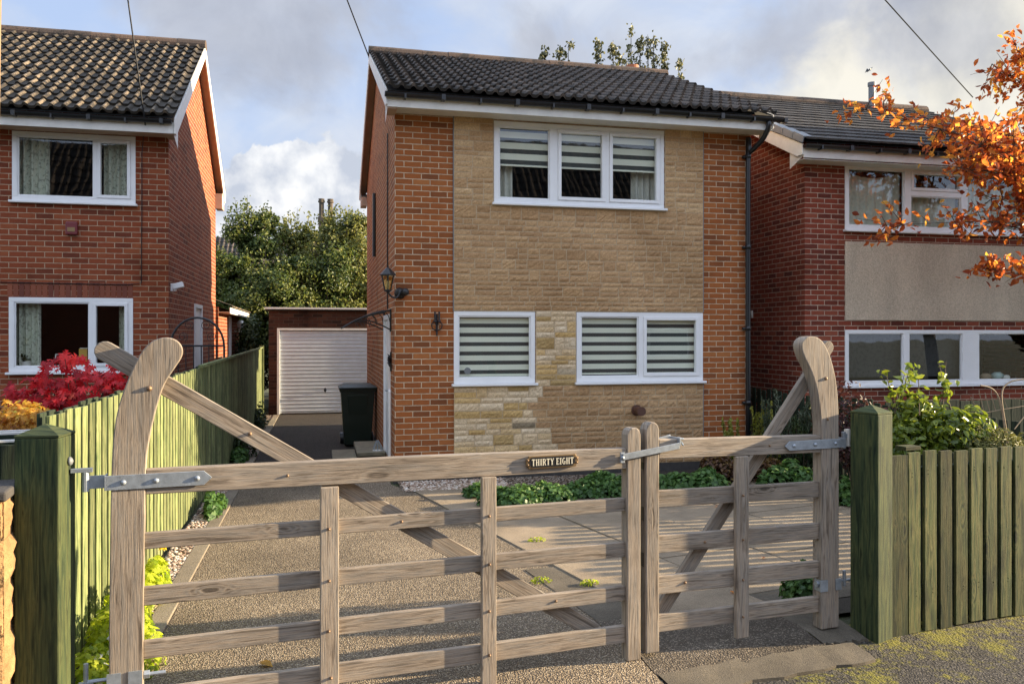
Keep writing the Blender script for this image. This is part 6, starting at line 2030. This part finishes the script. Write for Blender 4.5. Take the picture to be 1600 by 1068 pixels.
def big_tree(name, label, base, height, r, n, size, mat, group=None, zc=.60, bare=.0, clusters=90, loose=.0):
    t = thing(name, label, 'tree', base, group)
    pts = limb_tree(t, base, height * .86, r * .9, 14, .05 * height ** .6, z_first=.18)
    P, N, R = [], [], []
    c0 = np.array([base[0], base[1], base[2] + height * zc])
    cs = [np.array(p) for p in pts]
    while len(cs) < clusters:
        d = rng.normal(0, 1, 3); d /= np.linalg.norm(d)
        cs.append(c0 + d * rng.uniform(.35, 1.0) * np.array([r, r, height * (1 - zc)]) * np.array([1, 1, 1 if d[2] > 0 else 1.25]))
    for c in cs:
        m = max(8, int(n / len(cs) * rng.uniform(.4, 1.6))); s = r * rng.uniform(.10, .24 + .12 * loose)
        p_, n_ = ell_pts(m, c, s * 1.25, s * 1.25, s, .25)
        d = c - c0; d /= max(np.linalg.norm(d), .01)
        P.append(p_); N.append(n_ + d * .6 + np.array([0, 0, .4])); R.append(np.full(m, np.clip(rng.normal(.42, .22), 0, 1)))
    if loose:      # loose outer twigs and upright sprigs break the outline
        tw = MB()
        for i in range(70):
            d = rng.normal(0, 1, 3); d[2] = abs(d[2]) * 1.2; d /= np.linalg.norm(d)
            s0 = c0 + d * np.array([r, r, height * (1 - zc)]) * .72
            e0 = s0 + (d * .5 + np.array([0, 0, .55])) * r * rng.uniform(.25, .62)
            tw.tube([s0, e0], [.012, .004], 4, caps=False)
            m = 26; tt = rng.uniform(0, 1, m)[:, None]
            P.append(s0 + (e0 - s0) * tt + rng.normal(0, .07, (m, 3))); N.append(rng.normal(0, 1, (m, 3))); R.append(np.full(m, .6))
        tw.build('twig', 'stem', t)
        P, N, R = [np.vstack(P)], [np.vstack(N)], [np.concatenate(R)]
    P, N, R = np.vstack(P), np.vstack(N), np.concatenate(R)
    k = P[:, 2] > base[2] + .15
    P, N, R = P[k], N[k], R[k]
    leaf_mesh('crown', P, N, size, mat, t, aspect=.6, rv=R + rng.normal(0, .14, len(R)), jitter=.5)
    return t
gt = 'trees beyond the garage'
def tree_at(px, ytop, Y, r, n, mat, lab, sz=.095, zc=.55, cl=90):
    v = atY(px, ytop, Y)
    big_tree('garden_tree', lab, (v.x, Y, 0), v.z * 1.06, r, int(n * 1.5), sz, mat, gt, zc, clusters=cl, loose=.5)
tree_at(388, 322, 27.0, 1.35, 15000, 'leaf_tree', 'dense green tree rising between the left house and the chimney pots')
tree_at(462, 338, 28.0, 1.25, 10000, 'leaf_tree_b', 'yellowing loose tree left of the distant chimney pots')
tree_at(540, 326, 27.0, 1.40, 14000, 'leaf_tree_b', 'pale yellow green tree against the side of the middle house')
tree_at(345, 398, 26.0, 1.2, 9000, 'leaf_tree', 'dark bushy tree close behind the brick outhouse', zc=.45)
tree_at(428, 410, 25.2, 1.5, 13000, 'leaf_tree', 'low dark tree directly behind the left corner of the garage', zc=.42)
tree_at(500, 405, 25.9, 1.5, 12000, 'leaf_tree', 'low green tree showing over the middle of the garage roof', zc=.42)
tree_at(570, 400, 26.6, 1.4, 10000, 'leaf_tree_b', 'low green tree over the right end of the garage roof', zc=.42)
q = atY(395, 540, 22.2)
bush('ivy_bush', 'dark shrub between the end of the green fence and the outhouse', (-1.75, 22.0, 1.2), .55, 1.2, 1.3, 3600, .09, 'leaf_dark', lumps=14)
# upright poplar shoots showing over the ridge
def poplar(lab, spires, Y):
    v = atY(spires[0][0], spires[0][1], Y)
    t = thing('poplar_tree', lab, 'tree', (v.x, Y, 0), 'upright poplars behind the middle roof')
    b = MB(); P, N, A = [], [], []
    root = Vector((v.x, Y, 0)); fork = Vector((v.x, Y, 3.2))
    b.tube([root, fork], [.22, .15], 9)
    l = MB()
    for (px, py, w) in spires:
        e = atY(px, py, Y)
        l.tube(smooth_pts([fork, fork.lerp(e, .45) + Vector(((e.x - v.x) * .3, 0, 0)), Vector((e.x, e.y, e.z * .86)), e], 4), [.07, .06, .055, .05, .045, .04, .035, .03, .025, .02, .015, .01, .006], 6, caps=False)
        for c in range(30):
            f = rng.uniform(0, 1) ** 1.0
            z = e.z - f * 3.4
            cc = np.array([e.x + rng.normal(0, .04 + w * f * .5), Y + rng.normal(0, .04 + w * f * .5), z])
            m = 15
            P.append(cc + rng.normal(0, .06 + .03 * f, (m, 3)) * np.array([1, 1, 1.5])); N.append(rng.normal(0, 1, (m, 3))); A.append(np.tile([0, 0, 1.0], (m, 1)))
    b.build('trunk', 'bark', t); l.build('limb', 'bark', t)
    P, N, A = map(np.vstack, (P, N, A))
    leaf_mesh('crown', P, N, .115, 'leaf_poplar', t, aspect=.7, axis=A, jitter=.6)
poplar('small poplar with low shoots showing over the left part of the middle ridge', [(888, 70, .25), (875, 78, .15), (852, 82, .12)], 27)
poplar('poplar with two leafy spires showing left of the terracotta chimney pot', [(958, 63, .24), (934, 66, .24), (972, 88, .2)], 27)
poplar('tallest poplar rising right behind the terracotta chimney pot', [(986, 46, .34), (1000, 62, .28), (1012, 54, .12)], 28)
poplar('slim poplar with three thin spires at the right end of the middle ridge', [(1021, 55, .14), (1038, 70, .12), (1060, 96, .10)], 28)

# orange tree at the right, standing in the right-hand garden beyond the frame edge
ot = thing('autumn_tree', 'orange leaved autumn tree reaching in from the right edge in front of the right house', 'tree', (10.3, 9.35, 0))
Yo = 9.35
root = Vector((10.3, 9.45, 0))
b = MB(); b.tube(smooth_pts([root, Vector((10.25, 9.42, 1.2)), Vector((10.1, 9.38, 2.4)), Vector((9.95, 9.35, 3.6)), Vector((10.1, 9.3, 5.0))], 4), [.13 - .006 * i for i in range(17)], 9); b.build('trunk', 'bark', ot)
l = MB()
P, N, A = [], [], []
def spray(px0, py0, Y0, px1, py1, Y1, r0, ntw, leafn, spread=.34, start=Vector((10.0, 9.35, 2.9))):
    s, m, e = start, atY(px0, py0, Y0), atY(px1, py1, Y1)
    pts = smooth_pts([s, m, e], 6)
    l.tube(pts, [max(.003, r0 * (1 - .93 * i / (len(pts) - 1))) for i in range(len(pts))], 6, caps=False)
    for i in range(ntw):
        o = pts[random.randrange(4, len(pts))]
        d = Vector((random.gauss(-.15, .8), random.gauss(0, .7), random.gauss(.15, .7))).normalized() * spread * random.uniform(.4, 1.1)
        l.tube([o, o + d * .5 + Vector((0, 0, .02)), o + d], [.006, .004, .002], 4, caps=False)
        m_ = int(rng.integers(leafn // 2, leafn + 1))
        tt = rng.uniform(.25, 1.08, m_)
        C = np.array(o)[None] + np.array(d)[None] * tt[:, None] + rng.normal(0, .05, (m_, 3))
        P.append(C); N.append(rng.normal(0, 1, (m_, 3)) + np.array([.2, -.3, .3])); A.append(np.tile(np.array(d.normalized()), (m_, 1)) + np.array([0, 0, -.5]) + rng.normal(0, .5, (m_, 3)))
spray(1590, 250, 9.2, 1352, 172, 9.2, .022, 60, 11, .42)
spray(1600, 230, 9.5, 1470, 200, 9.5, .022, 64, 13, .60)
spray(1600, 290, 9.3, 1500, 262, 9.1, .016, 56, 13, .55)
spray(1640, 260, 9.0, 1530, 230, 8.9, .016, 56, 13, .60)
spray(1600, 350, 9.2, 1385, 352, 9.0, .016, 44, 9, .38)
spray(1600, 360, 9.4, 1500, 340, 9.2, .014, 18, 6, .4)
spray(1620, 430, 9.2, 1545, 420, 9.1, .012, 34, 13, .30)
spray(1650, 190, 9.4, 1550, 100, 9.3, .015, 50, 11, .40)
spray(1660, 150, 9.5, 1590, 80, 9.4, .018, 44, 13, .40)
spray(1680, 300, 9.4, 1550, 310, 9.3, .015, 36, 12, .55)
spray(1900, 200, 9.6, 1750, 60, 9.6, .03, 60, 12, .7)
spray(1900, 330, 9.7, 1760, 300, 9.6, .03, 60, 12, .7)
spray(2100, 250, 9.4, 2300, 120, 9.6, .03, 70, 12, .8)
l.build('limb', 'stem', ot)
P, N, A = map(np.vstack, (P, N, A))
leaf_mesh('crown', P, N, .100, 'leaf_orange', ot, aspect=.50, axis=A, rv=np.clip(rng.normal(.5, .27, len(P)) + .05 * (P[:, 2] - 3.8), 0, 1))

# unseen trees added at the right to shade the far drive and house front
for i, (x, y, h, r, lab) in enumerate([(12.2, 9.9, 6.2, 1.0, 'evergreen added unseen beyond the right edge to block the sun, nearest the orange tree'), (14.2, 10.1, 7.2, 1.2, 'taller evergreen added unseen further right beyond the orange tree to block the sun'), (17.0, 10.6, 8.6, 1.5, 'broad evergreen added unseen furthest right to shade the house fronts')]):
    big_tree('sun_blocker_tree', lab, (x, y, 0), h, r * 1.15, 14000, .15, 'leaf_dark', 'evergreens added out of view as sun blockers', .5, clusters=80)
# the far side of the road (seen only as reflections in the windows)
for i, (x0, x1, lab) in enumerate([(-34, -19, 'brick house opposite, furthest left of those across the road'), (-16, -4, 'brick house opposite the left house, across the road'), (0, 17, 'brick house opposite the timber gate, across the road')]):
    oh2 = thing('house_across_road', lab, 'house', ((x0 + x1) / 2, -15, 0), 'houses across the road')
    b = MB()
    wall_y(b, -11.6, x0, x1, -.2, 6.4, face=1); wall_y(b, -19, x0, x1, -.2, 6.4); wall_x(b, x0, -19, -11.6, -.2, 6.4, face=-1, apex=(-15.3, 10.6)); wall_x(b, x1, -19, -11.6, -.2, 6.4, apex=(-15.3, 10.6))
    b.build('wall', 'brick_left', oh2)
    b = MB()
    pantiles(b, x0 - .3, x1 + .3, -11.2, 6.3, -15.3, 10.75, .5, .6, .04); pantiles(b, x0 - .3, x1 + .3, -19.4, 6.3, -15.3, 10.75, .5, .6, .04)
    b.build('roof', 'tile_main', oh2)
    for wx in (x0 + 2.5, x1 - 2.5):
        for wz in (1.0, 3.4):
            b = MB(); b.box(wx - .9, wx + .9, -11.59, -11.53, wz, wz + 1.2); f = b.build('window', 'upvc', oh2)
            b = MB(); b.box(wx - .82, wx + .82, -11.525, -11.52, wz + .08, wz + 1.12); b.build('pane', 'black_plastic', f)
big_tree('street_tree', 'bushy green tree across the road opposite the left house', (-13.0, -8.6, 0), 7.5, 2.6, 7000, .22, 'leaf_tree', None, .55)
big_tree('street_tree', 'green tree on the far side of the road behind the viewer', (-5.5, -9.2, 0), 7.0, 2.2, 6000, .22, 'leaf_tree', None, .6)
